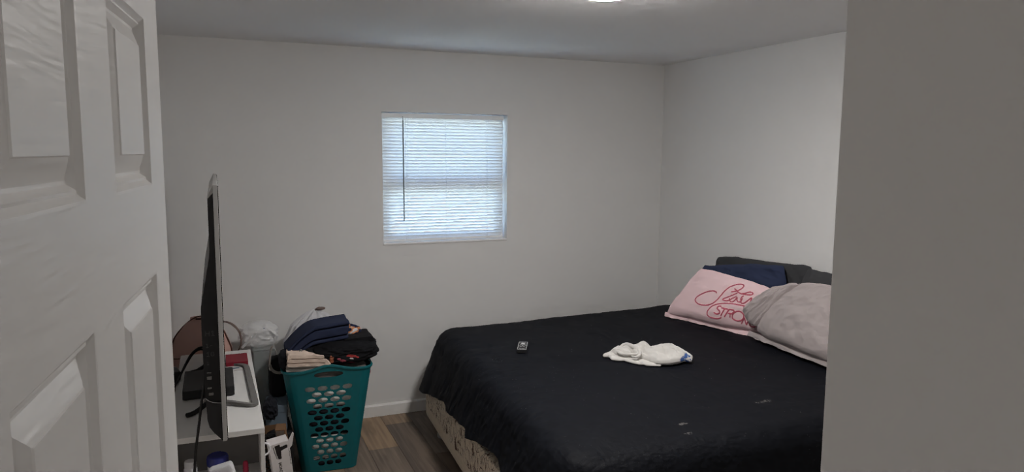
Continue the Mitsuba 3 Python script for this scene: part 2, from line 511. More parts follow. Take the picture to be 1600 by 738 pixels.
# ------------------------------------------------------------------ lamps
def flush_lamp(name, x, y, r, radiance, label):
    k = thing(name, label, "light")
    add("rim", lathe([(r, .0), (r + .012, .002), (r + .014, .016), (r + .010, .026), (r, .027)], (x, y, H - .027), 56), "trim_paint", 30, k)
    prof = [(0, -.053)] + [(r * math.sin(a), -.027 - .026 * math.cos(a)) for a in np.linspace(.12, math.pi / 2, 10)]
    dv = lathe(prof, (x, y, H), 56)
    if dv.face_normals[:, 2].mean() > 0:
        dv.invert()
    add("diffuser", dv, "lamp_shade", True, k, emitter={"type": "area", "radiance": rgb(*radiance)})


flush_lamp("ceiling_light", 1.455, 2.560, 0.132, LAMP_RADIANCE, "round flush white ceiling light, lit, at the top edge of the picture")
flush_lamp("hall_light", 0.12, -1.05, 0.10, HALL_RADIANCE, "round ceiling light in the hallway behind the open door")

# ------------------------------------------------------------------ window blind
bl = thing("window_blind", "closed white horizontal mini blind hanging in the window recess", "blind")
BX0, BX1, BY = WX0 + .006, WX1 - .014, D + .050
add("head_rail", box(BX0, BX1, BY - .018, BY + .018, WZ1 - .036, WZ1 - .006, .002), "white_vinyl", False, bl)
SW, tilt = 0.0255, math.radians(-58)
prof = [(-SW / 2 + SW * k / 4, 0.0016 * (1 - (k / 2 - 1) ** 2)) for k in range(5)]
sv = []
for x in (BX0 + .001, BX1 - .001):
    for a, b in prof:
        sv.append((x, a * math.cos(tilt) + b * -math.sin(tilt), a * math.sin(tilt) + b * math.cos(tilt)))
sf = []
for k in range(4):
    sf += [(k, k + 5, k + 6), (k, k + 6, k + 1)]
slat = mikit.ply(trimesh.Trimesh(sv, sf, process=False), "blind_vinyl", smooth=True)
z, zb = WZ1 - .046, WZ0 + .046
n_slat = 38
for k in range(n_slat):
    copy_of("slat", slat, T().translate([0, BY, z + (zb - z) * k / (n_slat - 1)]), bl)
add("bottom_rail", box(BX0, BX1 - .004, BY - .012, BY + .012, WZ0 + .016, WZ0 + .033, .004), "white_vinyl", False, bl)
for px_ in (0.165, 0.445, 0.735):
    add("ladder_cord", cat(*[tube([(WX0 + px_ + dx, BY - .0125, WZ0 + .02), (WX0 + px_ + dx, BY - .0125, WZ1 - .03)], .0007, 5) for dx in ((0, .012) if px_ != .445 else (0,))]), "cord_white", False, bl)
add("wand", cat(tube([(WX0 + .147, BY - .026, 1.318), (WX0 + .145, BY - .026, 1.985)], .0042, 6), tube([(WX0 + .145, BY - .026, 1.985), (WX0 + .145, BY - .020, 2.012)], .0016, 6)), "wand_plastic", 40, bl)

# ------------------------------------------------------------------ outside
def tag(k, label, c, group=None):
    labels[k] = {"label": label, "category": c, **({"group": group} if group else {})}


k = add("patio", box(-14, 18, D + .17, 30, -.3, -.15), "pale_concrete")
labels[k] = {"label": "pale concrete ground outside the window", "kind": "structure"}

# ------------------------------------------------------------------ bed
BO, BA, BB = np.array([1.225, 4.48]), np.array([0.9983, -0.0576]), np.array([-0.0576, -0.9983])


def bed_xy(a, b):
    return BO + np.asarray(a)[..., None] * BA + np.asarray(b)[..., None] * BB


def bed_box(a0, a1, b0, b1, z0, z1, r):
    m = box(a0, a1, b0, b1, z0, z1, r)
    v = np.array(m.vertices)
    return trimesh.Trimesh(np.c_[bed_xy(v[:, 0], v[:, 1]), v[:, 2]], m.faces[:, ::-1], process=False)


bed = thing("bed", "large bed with a cream scroll-patterned base standing in the corner", "bed")
add("box_spring", bed_box(0, 1.90, .035, 2.16, .050, .345, .028), "damask_ticking", 40, bed, "cream box spring with brown scroll pattern")
add("mattress", bed_box(.10, 1.90, .07, 2.15, .362, .585, .05), "mattress_ticking", 40, bed)
for a, b in ((.045, .31), (.06, 1.95), (1.8, .3), (1.8, 1.95)):
    p = bed_xy(a, b)
    add("caster", lathe([(0, 0), (.024, 0), (.028, .006), (.028, .024), (.022, .040), (.010, .050), (0, .050)], (p[0], p[1], .0005), 24), "silver_metal", 30, bed)


def rounded_outline(a0, a1, b0, b1, r, n):
    poly = sbox(a0 + r, b0 + r, a1 - r, b1 - r).buffer(r, quad_segs=40)
    line = LineString(list(poly.exterior.coords))
    pts = np.array([line.interpolate(t, normalized=True).coords[0] for t in np.linspace(0, 1, n, endpoint=False)])
    tan = np.roll(pts, -1, 0) - np.roll(pts, 1, 0)
    tan /= np.linalg.norm(tan, axis=1, keepdims=True)
    nrm = np.c_[tan[:, 1], -tan[:, 0]]
    if ((pts - pts.mean(0)) * nrm).sum() < 0:
        nrm = -nrm
    return pts, nrm, line.length


def bedspread():
    N, RB = 1100, 0.115
    a0, a1, b0, b1 = .155, 1.79, .13, 2.12
    out, nrm, L = rounded_outline(a0, a1, b0, b1, .07, N)
    cen = np.array([(a0 + a1) / 2, (b0 + b1) / 2])
    s = np.arange(N) / N * L
    foot = np.clip(-nrm[:, 0], 0, 1)
    head = np.clip(nrm[:, 0], 0, 1)
    corner = np.clip(np.minimum(np.abs(nrm[:, 0]), np.abs(nrm[:, 1])) * 1.6, 0, 1)
    hem = np.interp(out[:, 1], [.06, .13, .17, .40, .63, .72, .975, 1.13, 1.16, 1.35, 1.557, 1.66, 2.2], [.18, .195, .257, .305, .345, .32, .353, .369, .336, .382, .417, .377, .36])
    hem = hem * foot + (1 - foot) * (.20 + .03 * (meshkit.fbm(np.c_[s * 4, s * 0, s * 0], 3, 4) - .5))
    hem = np.where(head > .5, .34, hem)
    ztop = lambda ab: .640 + .062 * np.clip(ab[:, 0] / 1.9, 0, 1) ** 1.3 - .02 * np.clip((ab[:, 1] - 1.75) / .4, 0, 1) ** 2
    V = []
    for t in np.r_[np.linspace(0.0, .5, 24), np.linspace(.515, 1, 70)]:
        V.append(np.c_[cen + (out - cen) * t, ztop(cen + (out - cen) * t)])
    zt = ztop(out)
    lean = np.radians(90 - 15 * foot - 8 * np.abs(nrm[:, 1]) * (1 - head))          # how far the edge turns down before it hangs straight
    for th in np.linspace(0, 1, 15)[1:]:
        V.append(np.c_[out + nrm * (RB * np.sin(th * lean))[:, None], zt - RB * (1 - np.cos(th * lean))])
    e0, z0_ = RB * np.sin(lean), zt - RB * (1 - np.cos(lean))
    seam = meshkit.fbm(np.c_[s * 5.0, s * 0, s * 0 + .4], 3, 11) - .5
    fold = np.sin(s * 34 + 5 * meshkit.fbm(np.c_[s * 3, s * 0, s * 0], 2, 3)) * .5 + 1.6 * (meshkit.fbm(np.c_[s * 11, s * 0, s * 0], 3, 21) - .5)
    for t in np.linspace(0, 1, 42)[1:]:
        drop = z0_ - hem
        flare = drop * t / np.tan(lean) + (.02 * corner + .008) * t
        wave = t ** 1.3 * (np.maximum(fold, -.2) * (.009 + .016 * corner) + np.maximum(seam, -.15) * .03)
        wave = np.where(head > .4, 0, wave)
        V.append(np.c_[out + nrm * (e0 + flare + wave)[:, None], z0_ - drop * t])
    nr = len(V)
    V = np.vstack(V)
    q = np.c_[V[:, 0] * 3.2, V[:, 1] * 3.2, V[:, 2] * 3.2]
    big = meshkit.fbm(q, 3, 31) - .5
    warp = meshkit.fbm(q * 1.3 + 5, 2, 17)
    fine = ridged(np.c_[V[:, 0] * 9 + 3 * warp, V[:, 1] * 26 + 3 * warp, V[:, 2] * 9], 41) - .6
    fine2 = ridged(np.c_[V[:, 0] * 24 + 2 * warp, V[:, 1] * 8, V[:, 2] * 12], 47) - .6
    edge = np.exp(-((V[:, 0] - .10) / .16) ** 2)
    dz = .024 * big + .0060 * (.6 + 1.6 * edge) * fine + .0045 * fine2
    m = trimesh.Trimesh(V, grid_faces(nr, N, True), process=False)
    nv = np.array(meshkit.arrays(m, True)[2])
    if nv[N * 60, 2] < 0:
        nv, m.faces = -nv, m.faces[:, ::-1]
    V = V + nv * dz[:, None]
    V[:, 2] = np.maximum(V[:, 2], .06)
    return trimesh.Trimesh(np.c_[bed_xy(V[:, 0], V[:, 1]), V[:, 2]], m.faces[:, ::-1], process=False)


k = add("bedspread", bedspread(), "bedspread_cotton", True)
tag(k, "black crinkled cotton bedspread with lint specks draped over the bed", "bedspread")

# ------------------------------------------------------------------ pillows
def pillow_point(C, u, v, thick, back=.35, seed=0, wrinkle=.012, pinch=.05, sag=0.0, freq=4.0, side=1, flat=2.4, rnd=.22, rip_amp=.012):
    C = np.asarray(C, float)
    u, v = np.asarray(u, float), np.asarray(v, float)
    pu = u + pinch * np.sin(np.pi * v) * (0.5 - u) * 2 * np.abs(2 * u - 1) ** 3
    pv = v + pinch * np.sin(np.pi * u) * (0.5 - v) * 2 * np.abs(2 * v - 1) ** 3
    cu, cv = 2 * pu - 1, 2 * pv - 1
    pu, pv = .5 + .5 * cu * np.sqrt(1 - rnd * cv ** 4), .5 + .5 * cv * np.sqrt(1 - rnd * cu ** 4)
    U, W = pu[..., None], pv[..., None]
    base = C[0] * (1 - U) * (1 - W) + C[1] * U * (1 - W) + C[2] * U * W + C[3] * (1 - U) * W
    nrm = np.cross(C[1] - C[0] + C[2] - C[3], C[0] - C[3] + C[1] - C[2])
    nrm /= np.linalg.norm(nrm)
    prof = np.clip((1 - np.abs(2 * u - 1) ** flat) * (1 - np.abs(2 * v - 1) ** flat), 0, 1) ** .5
    prof = prof * (1 + sag * (v - .5))
    q = np.stack([u * freq, v * freq * .7, 0 * u + seed], -1)
    wv = meshkit.fbm(q * .8 + 4, 2, seed + 3)
    w = (ridged(np.stack([u * freq + 2 * wv, v * freq * .6 + 2 * wv, 0 * u + seed * 1.3], -1), seed) - .62) + .7 * (meshkit.fbm(q * 2.2, 3, seed + 6) - .5)
    edge = np.clip(np.minimum(np.minimum(u, 1 - u), np.minimum(v, 1 - v)) * 14, 0, 1)
    h = thick * prof * ((1 - back) if side > 0 else -back) + wrinkle * w * edge * side
    rip = rip_amp * (meshkit.fbm(np.stack([u * 7, v * 7, 0 * u + 3 + seed], -1), 3, seed + 12) - .5)
    sway = 2.2 * rip_amp * (meshkit.fbm(np.stack([u * 3.2, v * 2.4, 0 * u + 8 + seed], -1), 3, seed + 15) - .5)
    up = C[0] - C[3] + C[1] - C[2]
    return base + nrm * (h + rip)[..., None] + (up / np.linalg.norm(up)) * sway[..., None]


def pillow(C, thick, nu=90, nv=70, **kw):
    u, v = np.meshgrid(np.linspace(0, 1, nu), np.linspace(0, 1, nv), indexing="ij")
    # points crowd towards the edge, where the cover turns
    e = lambda t: .5 - .5 * np.cos(np.pi * t) * (1 - .35 * np.sin(np.pi * t) ** 2)
    u, v = e(u), e(v)
    f = grid_faces(nu, nv)
    A = pillow_point(C, u, v, thick, side=1, **kw).reshape(-1, 3)
    Bk = pillow_point(C, u, v, thick, side=-1, **kw).reshape(-1, 3)
    m = trimesh.Trimesh(np.vstack([A, Bk]), np.vstack([f[:, ::-1], f + len(A)]), process=False)
    m.merge_vertices()
    return m


# two charcoal pillows upright against the wall
k = add("pillow", pillow([[3.138, 3.965, 1.095], [3.138, 3.075, 1.160], [3.125, 3.05, .72], [3.125, 3.93, .72]], .05, seed=3, pinch=.0, wrinkle=.014, back=.25, rnd=.16, rip_amp=.018), "charcoal_cotton", True)
tag(k, "charcoal pillow upright against the wall behind the navy pillow", "pillow", "pillows at the head of the bed")
k = add("pillow", pillow([[3.09, 3.12, 1.160], [3.09, 2.48, 1.10], [3.05, 2.46, .72], [3.05, 3.08, .72]], .10, seed=8, pinch=.0, back=.3, rip_amp=.018), "charcoal_cotton", True)
tag(k, "charcoal pillow upright behind the mauve-grey pillow at the right", "pillow", "pillows at the head of the bed")
k = add("pillow", pillow([[3.065, 4.005, 1.035], [3.085, 3.245, 1.140], [3.06, 3.17, .80], [3.01, 3.98, .735]], .085, seed=5, wrinkle=.040, freq=4.2, pinch=.0, back=.2, rnd=.14, rip_amp=.02), "navy_cotton", True)
tag(k, "navy blue rumpled pillow between the pink pillow and the wall", "pillow", "pillows at the head of the bed")

PK = [[2.93, 3.83, 1.043], [2.98, 3.19, 1.006], [2.94, 3.26, 0.72], [2.753, 3.966, 0.72]]
PK_ARG = dict(thick=.085, seed=2, wrinkle=.006, pinch=.0, freq=3.0, flat=3.2, back=.15, rnd=.06)
pk = thing("pillow", "pink pillow with rose lettering leaning in front of the navy pillow", "pillow", "pillows at the head of the bed")
pkc = add("cover", pillow(PK, **PK_ARG), "pink_cotton", True, pk)


def hem_strip(C, i0, i1, length, seed, waves=.008, n=70, rows_=6, down=(0, 0, -1)):
    """The loose open end of a pillowcase past one edge of the pillow: two thin sheets with a rippled border."""
    C = np.asarray(C, float)
    p0, p1 = C[i0], C[i1]
    inward = (C.mean(0) - (p0 + p1) / 2)
    inward -= (p1 - p0) * (inward @ (p1 - p0)) / ((p1 - p0) @ (p1 - p0))
    inward /= np.linalg.norm(inward)
    nrm = np.cross(p1 - p0, inward)
    nrm /= np.linalg.norm(nrm)
    t = np.linspace(0, 1, n)
    ms = []
    for off, sd in ((.006, seed), (-.006, seed + 7)):
        V = []
        for r in np.linspace(-.25, 1, rows_):
            w = (meshkit.fbm(np.c_[t * 11, t * 0 + sd, t * 0 + r], 3, sd) - .5) * 2
            V.append(p0 + (p1 - p0) * t[:, None] - inward * (length * r * (1 + .25 * w))[:, None] + nrm * (off + waves * w * max(r, 0))[:, None])
        ms.append(trimesh.Trimesh(np.vstack(V), grid_faces(rows_, n), process=False))
    return cat(*ms)


add("hem", hem_strip(PK, 3, 2, .022, 4, .011), "pink_cotton", True, pk, "rumpled open hem of the pink pillowcase")
STROKES = [[[.477,.414],[.439,.38],[.379,.407],[.321,.505],[.293,.591],[.302,.651],[.352,.694],[.429,.684],[.49,.62],[.521,.502],[.541,.363],[.562,.249],[.603,.162],[.656,.114],[.695,.122],[.704,.177],[.679,.248],[.616,.311]],[[.629,.229],[.674,.264],[.722,.295],[.775,.284],[.823,.251],[.833,.212],[.808,.2],[.774,.24],[.737,.283]],
 [[.69,.299],[.631,.393],[.592,.453],[.574,.496],[.594,.508],[.633,.439]],[[.693,.366],[.663,.423],[.651,.49],[.677,.496],[.705,.383],[.716,.435],[.735,.461],[.76,.373]],[[.764,.328],[.754,.431],[.778,.47],[.817,.387],[.841,.306],[.842,.429],[.826,.514],[.806,.535]],
 [[.876,.483],[.799,.51],[.697,.528],[.608,.562],[.527,.62],[.494,.712],[.487,.815],[.521,.871],[.593,.868],[.644,.813]],[[.6,.632],[.574,.63],[.565,.665],[.582,.698],[.606,.715],[.609,.755],[.587,.779],[.557,.766]],[[.605,.649],[.68,.653]],[[.645,.652],[.632,.792]],
 [[.668,.801],[.689,.645],[.729,.643],[.743,.672],[.729,.716],[.691,.721]],[[.713,.721],[.721,.798]],[[.833,.716],[.833,.791],[.798,.832],[.754,.811],[.739,.761],[.749,.683],[.781,.646],[.819,.666],[.833,.716]],[[.834,.878],[.847,.746],[.877,.883],[.89,.754]],
 [[.939,.765],[.917,.757],[.905,.83],[.915,.89],[.94,.894],[.947,.833],[.933,.838]]]
ribbons = []
for i, st in enumerate(STROKES):
    sharp = i in (7, 8, 10, 12) or (i == 9)
    if sharp:
        uvp = np.vstack([np.linspace(a, b, 10) for a, b in zip(st[:-1], st[1:])])
    else:
        uvp = spline(st, 8 * len(st))
    W = np.asarray(uvp, float)
    pt = pillow_point(PK, W[:, 0], W[:, 1], side=1, **PK_ARG)
    nrm = np.cross(np.array(PK[1]) - PK[0], np.array(PK[0]) - PK[3])
    nrm = nrm / np.linalg.norm(nrm)
    tg = np.gradient(pt, axis=0)
    tg /= np.linalg.norm(tg, axis=1, keepdims=True) + 1e-9
    sd = np.cross(nrm, tg)
    hw = .0040 if i >= 6 else .0032
    lift = .0022
    V = np.vstack([pt + sd * hw + nrm * lift, pt - sd * hw + nrm * lift, pt + sd * hw - nrm * .004, pt - sd * hw - nrm * .004])
    n = len(pt)
    f = []
    for j in range(n - 1):
        for a, b in ((0, 1), (2, 0), (1, 3)):
            f += [(a * n + j, b * n + j, b * n + j + 1), (a * n + j, b * n + j + 1, a * n + j + 1)]
    ribbons.append(trimesh.Trimesh(V, f, process=False))
add("lettering", cat(*ribbons), "rose_print", False, pkc, "rose script reading Stay STRONG")

GR = [[2.995, 3.03, 1.085], [3.0, 2.42, 1.10], [2.79, 2.42, .74], [2.885, 3.30, .735]]
gk = thing("pillow", "mauve-grey pillow with a loose folded case lying over the pink one", "pillow", "pillows at the head of the bed")
GR_ARG = dict(thick=.12, seed=9, wrinkle=.036, pinch=.0, freq=3.6, flat=2.8)
add("cover", pillow(GR, **GR_ARG), "mauve_cotton", True, gk)
FLAP = [[2.965, 3.235, 1.000], [2.965, 2.985, 1.085], [2.855, 3.225, .775], [2.875, 3.355, .845]]
add("flap", pillow(FLAP, .065, 80, 60, seed=14, wrinkle=.034, pinch=0, freq=3.2, rnd=.12), "mauve_cotton", True, gk, "loose open end of the mauve-grey pillowcase")
add("hem", hem_strip(GR, 3, 2, .024, 15, .012), "mauve_cotton", True, gk, "rippled lower hem of the mauve-grey pillowcase")

# ------------------------------------------------------------------ on the bed: shirt and remote
BODY = [[2.001,3.388],[2.052,3.414],[2.069,3.405],[2.095,3.412],[2.118,3.395],[2.156,3.388],[2.19,3.4],[2.231,3.4],[2.232,3.36],[2.233,3.321],[2.285,3.332],[2.322,3.325],[2.349,3.299],[2.343,3.226],[2.335,3.145],[2.327,3.089],[2.29,3.045],[2.274,3.055],[2.268,3.071],[2.226,3.061],[2.172,3.062],[2.115,3.09],[2.104,3.099],[2.098,3.155],[2.089,3.206],[2.055,3.247],[2.031,3.291],[2.01,3.328],[2.0,3.347]]
LOWER = [[1.963,3.346],[2.007,3.396],[2.03,3.38],[2.09,3.275],[2.135,3.182],[2.14,3.10],[2.121,3.085],[2.078,3.120],[2.041,3.167],[2.007,3.221],[1.999,3.250],[1.972,3.268],[1.951,3.3]]
TAIL = [[1.94,3.377],[1.992,3.401],[2.037,3.441],[2.06,3.41],[2.05,3.36],[2.002,3.345],[1.971,3.330],[1.955,3.352],[1.936,3.362]]
COLLAR = [[2.054,3.38],[2.079,3.413],[2.109,3.422],[2.114,3.373],[2.116,3.318],[2.101,3.261],[2.066,3.205],[2.044,3.197],[2.032,3.226]]
SLEEVE = [[2.050,3.405],[2.016,3.335],[2.012,3.281],[2.042,3.25],[2.08,3.228]]
FOLDS = [([[2.085,3.385],[2.098,3.34]], -.030, .014), ([[2.085,3.32],[2.07,3.27],[2.055,3.245]], -.026, .012), ([[2.14,3.30],[2.118,3.24],[2.112,3.19]], -.016, .010), ([[2.199,3.40],[2.171,3.294],[2.197,3.24],[2.252,3.19],[2.275,3.111]], .010, .026),
         ([[2.232,3.35],[2.20,3.30],[2.165,3.27]], -.014, .012), ([[2.26,3.25],[2.21,3.17],[2.17,3.09]], -.010, .012), ([[2.15,3.18],[2.13,3.12]], .008, .016), ([[2.31,3.28],[2.28,3.20],[2.26,3.12]], -.008, .010)]
BEDV = np.asarray(meshkit.WRITTEN[scene["bedspread"]["filename"]][0], float)
from scipy.spatial import cKDTree
_top = BEDV[BEDV[:, 2] > .5]
_tree = cKDTree(_top[:, :2])


def bed_z(x, y):
    d, i = _tree.query(np.c_[np.ravel(x), np.ravel(y)], k=4)
    return _top[i, 2].mean(1).reshape(np.shape(x))


def puff(outline, H, w, lift, folds=(), seed=1, rough=.008):
    """A soft flat heap of cloth with a rolled, overhanging border."""
    poly = Polygon(outline).buffer(0).buffer(.010).buffer(-.014).buffer(.004)
    v, f = trimesh.creation.triangulate_polygon(poly, engine="earcut")
    v, f = trimesh.remesh.subdivide_to_size(np.c_[v, 0 * v[:, 0]], f, max_edge=.0055)
    m = trimesh.Trimesh(v, f, process=True)
    v, f = np.array(m.vertices), np.array(m.faces)
    pts = shapely.points(v[:, 0], v[:, 1])
    d = shapely.distance(pts, poly.exterior)
    e = np.sqrt(np.clip(1 - (1 - np.clip(d / w, 0, 1)) ** 2, 0, 1))
    q = np.c_[v[:, 0] * 9, v[:, 1] * 9, 0 * d]
    wv = meshkit.fbm(q * .6, 2, seed)
    soft = 1 - np.exp(-d / .02)
    h = 0 * d
    for line, amp, fw in folds:
        h = h + 1.3 * amp * np.exp(-(shapely.distance(pts, LineString(line)) / fw) ** 2)
    h = (h + rough * (1.6 * (ridged(np.c_[v[:, 0] * 13 + 2 * wv, v[:, 1] * 8 + 2 * wv, 0 * d + seed], 62) - .6) + .4 * (ridged(q * 3, 66) - .6))) * soft
    z0 = bed_z(v[:, 0], v[:, 1]) + .0015
    mid = lift + .42 * H
    top = mid + .58 * H * e + h
    bot = mid - .42 * H * e
    return trimesh.Trimesh(np.vstack([np.c_[v[:, :2], z0 + np.maximum(top, .001)], np.c_[v[:, :2], z0 + bot]]), np.vstack([f, f[:, ::-1] + len(v)]), process=False)


def fold_roll(line, z, a, b):
    p = spline([(x, y, float(bed_z(np.array([x]), np.array([y]))[0]) + zz) for (x, y), zz in zip(line, z)], 50)
    t = np.linspace(0, 1, 50)
    m = sweep(p, np.c_[a * np.cos(np.arange(12) * np.pi / 6), b * np.sin(np.arange(12) * np.pi / 6)])
    v = np.array(m.vertices)
    v[:600] = p.repeat(12, 0) + (v[:600] - p.repeat(12, 0)) * (.35 + .65 * np.sin(np.pi * t) ** .5).repeat(12)[:, None]
    return trimesh.Trimesh(v, m.faces, process=False)


def crumpled_shirt():
    return cat(puff(BODY, .040, .022, .006, FOLDS, 5), puff(LOWER, .016, .012, .0, (), 8, .003), puff(TAIL, .022, .012, .0, (), 11, .004),
               fold_roll(COLLAR, [.026, .036, .042, .045, .046, .045, .042, .040, .036], .012, .011), fold_roll(SLEEVE, [.030, .036, .036, .038, .038], .012, .008))


k = add("shirt", crumpled_shirt(), "white_blue_cotton", True)
tag(k, "crumpled white shirt with a blue patterned end lying on the black bedspread", "shirt")

rm = thing("remote_control", "small black remote with pale markings lying on the bedspread", "remote control")
ra, rc = math.radians(-27), np.array([1.602, 3.71])


def on_remote(m):
    v = np.array(m.vertices)
    c, s = math.cos(ra), math.sin(ra)
    x, y = v[:, 0] * c - v[:, 1] * s + rc[0], v[:, 0] * s + v[:, 1] * c + rc[1]
    return trimesh.Trimesh(np.c_[x, y, v[:, 2] + float(bed_z(rc[:1], rc[1:])[0]) + .001], m.faces, process=False)


add("body", on_remote(box(-.028, .028, -.085, .085, 0, .022, .003)), "black_plastic", False, rm)
rim = sbox(-.026, -.082, .026, .082).difference(sbox(-.0225, -.078, .0225, .078))
mk = [prism(rim, .0008)]
mk += [move(prism(LineString([(-.014, -.055), (.0, -.075 + .02), (.014, -.055)]).buffer(.0022), .0008)), prism(LineString([(-.015, -.03), (-.004, -.012), (0, .012), (.004, -.012), (.015, -.03)]).buffer(.002), .0008),
       prism(LineString([(-.016, .06), (-.006, .066), (0, .06), (.006, .066), (.016, .06)]).buffer(.002), .0008), prism(LineString([(-.016, .0), (-.008, .02), (-.016, .036)]).buffer(.0018), .0008),
       prism(LineString([(.016, .0), (.008, .02), (.016, .036)]).buffer(.0018), .0008)]
add("marking", on_remote(move(cat(*mk), (0, 0, .022))), "grey_print", False, rm)
add("button", on_remote(move(prism(shapely.Point(0, 0).buffer(.011), .004), (0, .038, .022))), "white_plastic", False, rm)

# ------------------------------------------------------------------ television stand and television
ZS = 0.64
SX0, SX1, SY0, SY1 = -0.215, 0.150, 3.035, 4.315
st = thing("tv_stand", "white laminate television stand against the left wall", "tv stand")
add("top", box(SX0, SX1, SY0, SY1, ZS - .024, ZS, .002), "white_laminate", False, st)
add("side_panel", box(SX1 - .018, SX1 - .001, SY0 + .003, SY1 - .003, 0, ZS - .024, .0015), "white_laminate", False, st)
add("side_panel", box(SX0 + .001, SX0 + .018, SY0 + .003, SY1 - .003, 0, ZS - .024, .0015), "white_laminate", False, st)
add("shelf", box(SX0 + .018, SX1 - .018, SY0 + .008, SY1 - .02, .392, .410), "white_laminate", False, st)
add("shelf", box(SX0 + .018, SX1 - .018, SY0 + .008, SY1 - .02, .06, .078), "white_laminate", False, st)
add("divider", box(SX0 + .018, SX1 - .018, SY0 + .20, SY0 + .216, .078, ZS - .024), "grey_laminate", False, st, "grey panel inside the end compartment")
add("end_panel", box(SX0 + .018, SX1 - .018, SY1 - .018, SY1 - .002, 0, ZS - .024), "white_laminate", False, st)

tv = thing("television", "large flat television seen edge-on, standing on the white stand", "television")
TY0, TY1 = 2.905, 4.33
TB, TT = .664, 1.652


def xz_prism(pts, y0, y1):
    m = prism(Polygon(pts), y1 - y0)
    v = np.array(m.vertices)
    return trimesh.Trimesh(np.c_[v[:, 0], y0 + v[:, 2], v[:, 1]], m.faces[:, ::-1], process=False)


add("bezel", box(-.0105, .0060, TY0, TY1, TB - .008, TT, .0015), "silver_metal", False, tv, "silver metal rim")
add("screen", box(.0061, .0085, TY0 + .004, TY1 - .004, TB - .005, TT - .003), "dark_screen", False, tv)
add("top_edge", xz_prism([(-.0106, TT - .001), (-.0106, TT - .030), (-.030, TT - .052), (-.031, TT - .045)], TY0 + .005, TY1 - .005), "silver_metal", False, tv)
shell = [(-.0107, 1.624), (-.0305, 1.603), (-.0305, 1.40), (-.034, 1.372), (-.069, 1.185), (-.070, 1.10), (-.068, .90), (-.063, .745), (-.056, .715), (-.040, .690), (-.0107, .656)]
shell_key = add("back_shell", xz_prism(shell, TY0 + .012, TY1 - .012), "black_gloss", False, tv)
rib = [(-.0107, .66), (-.054, .715), (-.0585, .745), (-.0595, .815), (-.0107, .800)]
add("lower_cover", xz_prism([(-.0107, .658), (-.040, .692), (-.056, .717), (-.0625, .747), (-.0665, .832), (-.050, .818), (-.030, .810), (-.0107, .808)], TY0 + .004, TY0 + .0121), "black_plastic", False, tv)
add("cover_seam", tube(spline([(-.0665, TY0 + .005, .834), (-.050, TY0 + .003, .820), (-.030, TY0 + .003, .8125), (-.011, TY0 + .003, .810)], 16), .0016, 6), "dark_metal", 40, tv)


def side_text(t, x, z, h):
    m = meshkit.text_mesh(t, h, .0006)
    v = np.array(m.vertices)
    return trimesh.Trimesh(np.c_[x + v[:, 0], TY0 + .0118 - v[:, 2], z + v[:, 1]], m.faces, process=False)


for t_, x_, z_, h_ in (("H1", -.060, 1.075, .020), ("1-", -.060, 1.030, .016), ("10", -.059, .995, .018), ("1", -.059, .962, .014)):
    add("port_marking", side_text(t_, x_, z_, h_), "faint_print", False, shell_key)
for z, w, h in ((.905, .013, .012), (.868, .012, .006), (.93, .012, .003)):
    add("port", box(-.058, -.058 + w * 1.3, TY0 + .0095, TY0 + .0119, z, z + h), "dark_metal", False, shell_key)
add("port", box(-.054, -.037, TY0 + .0095, TY0 + .0119, .842, .852), "dark_metal", False, shell_key)
for y in (3.37, 4.02):
    add("foot", cat(tube(spline([(-.035, y + .02, TB + .02), (-.07, y - .02, ZS + .030), (-.105, y - .055, ZS + .014), (-.150, y - .10, ZS + .012)], 16), .0105, 8)), "black_plastic", 40, tv)
lp = spline([(.006, 4.045, ZS + .016), (.05, 4.015, ZS + .010), (.095, 3.975, ZS + .0075), (.114, 3.935, ZS + .007)], 14)
lp = np.vstack([lp, np.linspace((.1165, 3.90, ZS + .007), (.1285, 3.36, ZS + .007), 12), spline([(.1285, 3.335, ZS + .007), (.118, 3.318, ZS + .008), (.08, 3.335, ZS + .010), (.006, 3.372, ZS + .018)], 14)])
bar = np.array([(-.013, -.006), (.013, -.006), (.014, -.004), (.014, .004), (.013, .006), (-.013, .006), (-.014, .004), (-.014, -.004)])
add("foot_loop", sweep(lp, bar), "dark_metal", 30, tv, "dark silver loop foot")

cb = thing("cable_box", "flat black cable box lying on the stand under the television", "cable box")
add("case", box(-.176, .046, 3.50, 3.83, ZS + .004, ZS + .046, .003), "black_plastic", False, cb)
for x in (-.16, .03):
    for y in (3.515, 3.815):
        add("rubber_foot", lathe([(0, 0), (.009, 0), (.009, .005), (0, .005)], (x, y, ZS), 12), "black_plastic", False, cb)

k = thing("folder", "dark red folder lying on the stand beside the television", "folder")
add("cover", box(.015, .126, 3.995, 4.165, ZS + .001, ZS + .022, .002), "red_card", False, k)
add("pages", box(.020, .1225, 3.9985, 4.150, ZS + .005, ZS + .018), "red_card", False, k)
k = thing("paper", "white printed papers lying in front of the red folder", "paper")
for i, (a, dx) in enumerate(((-6, 0), (9, .004))):
    add("sheet", move(box(-.05, .05, -.035, .035, 0, .0008), (.052 + dx, 3.945 - .004 * i, ZS + .0006 + .0012 * i), a), "white_card", False, k)
add("print", move(box(-.045, .03, -.010, .012, 0, .0006), (.05, 3.945, ZS + .0027), 9), "blue_grey_card", False, k)

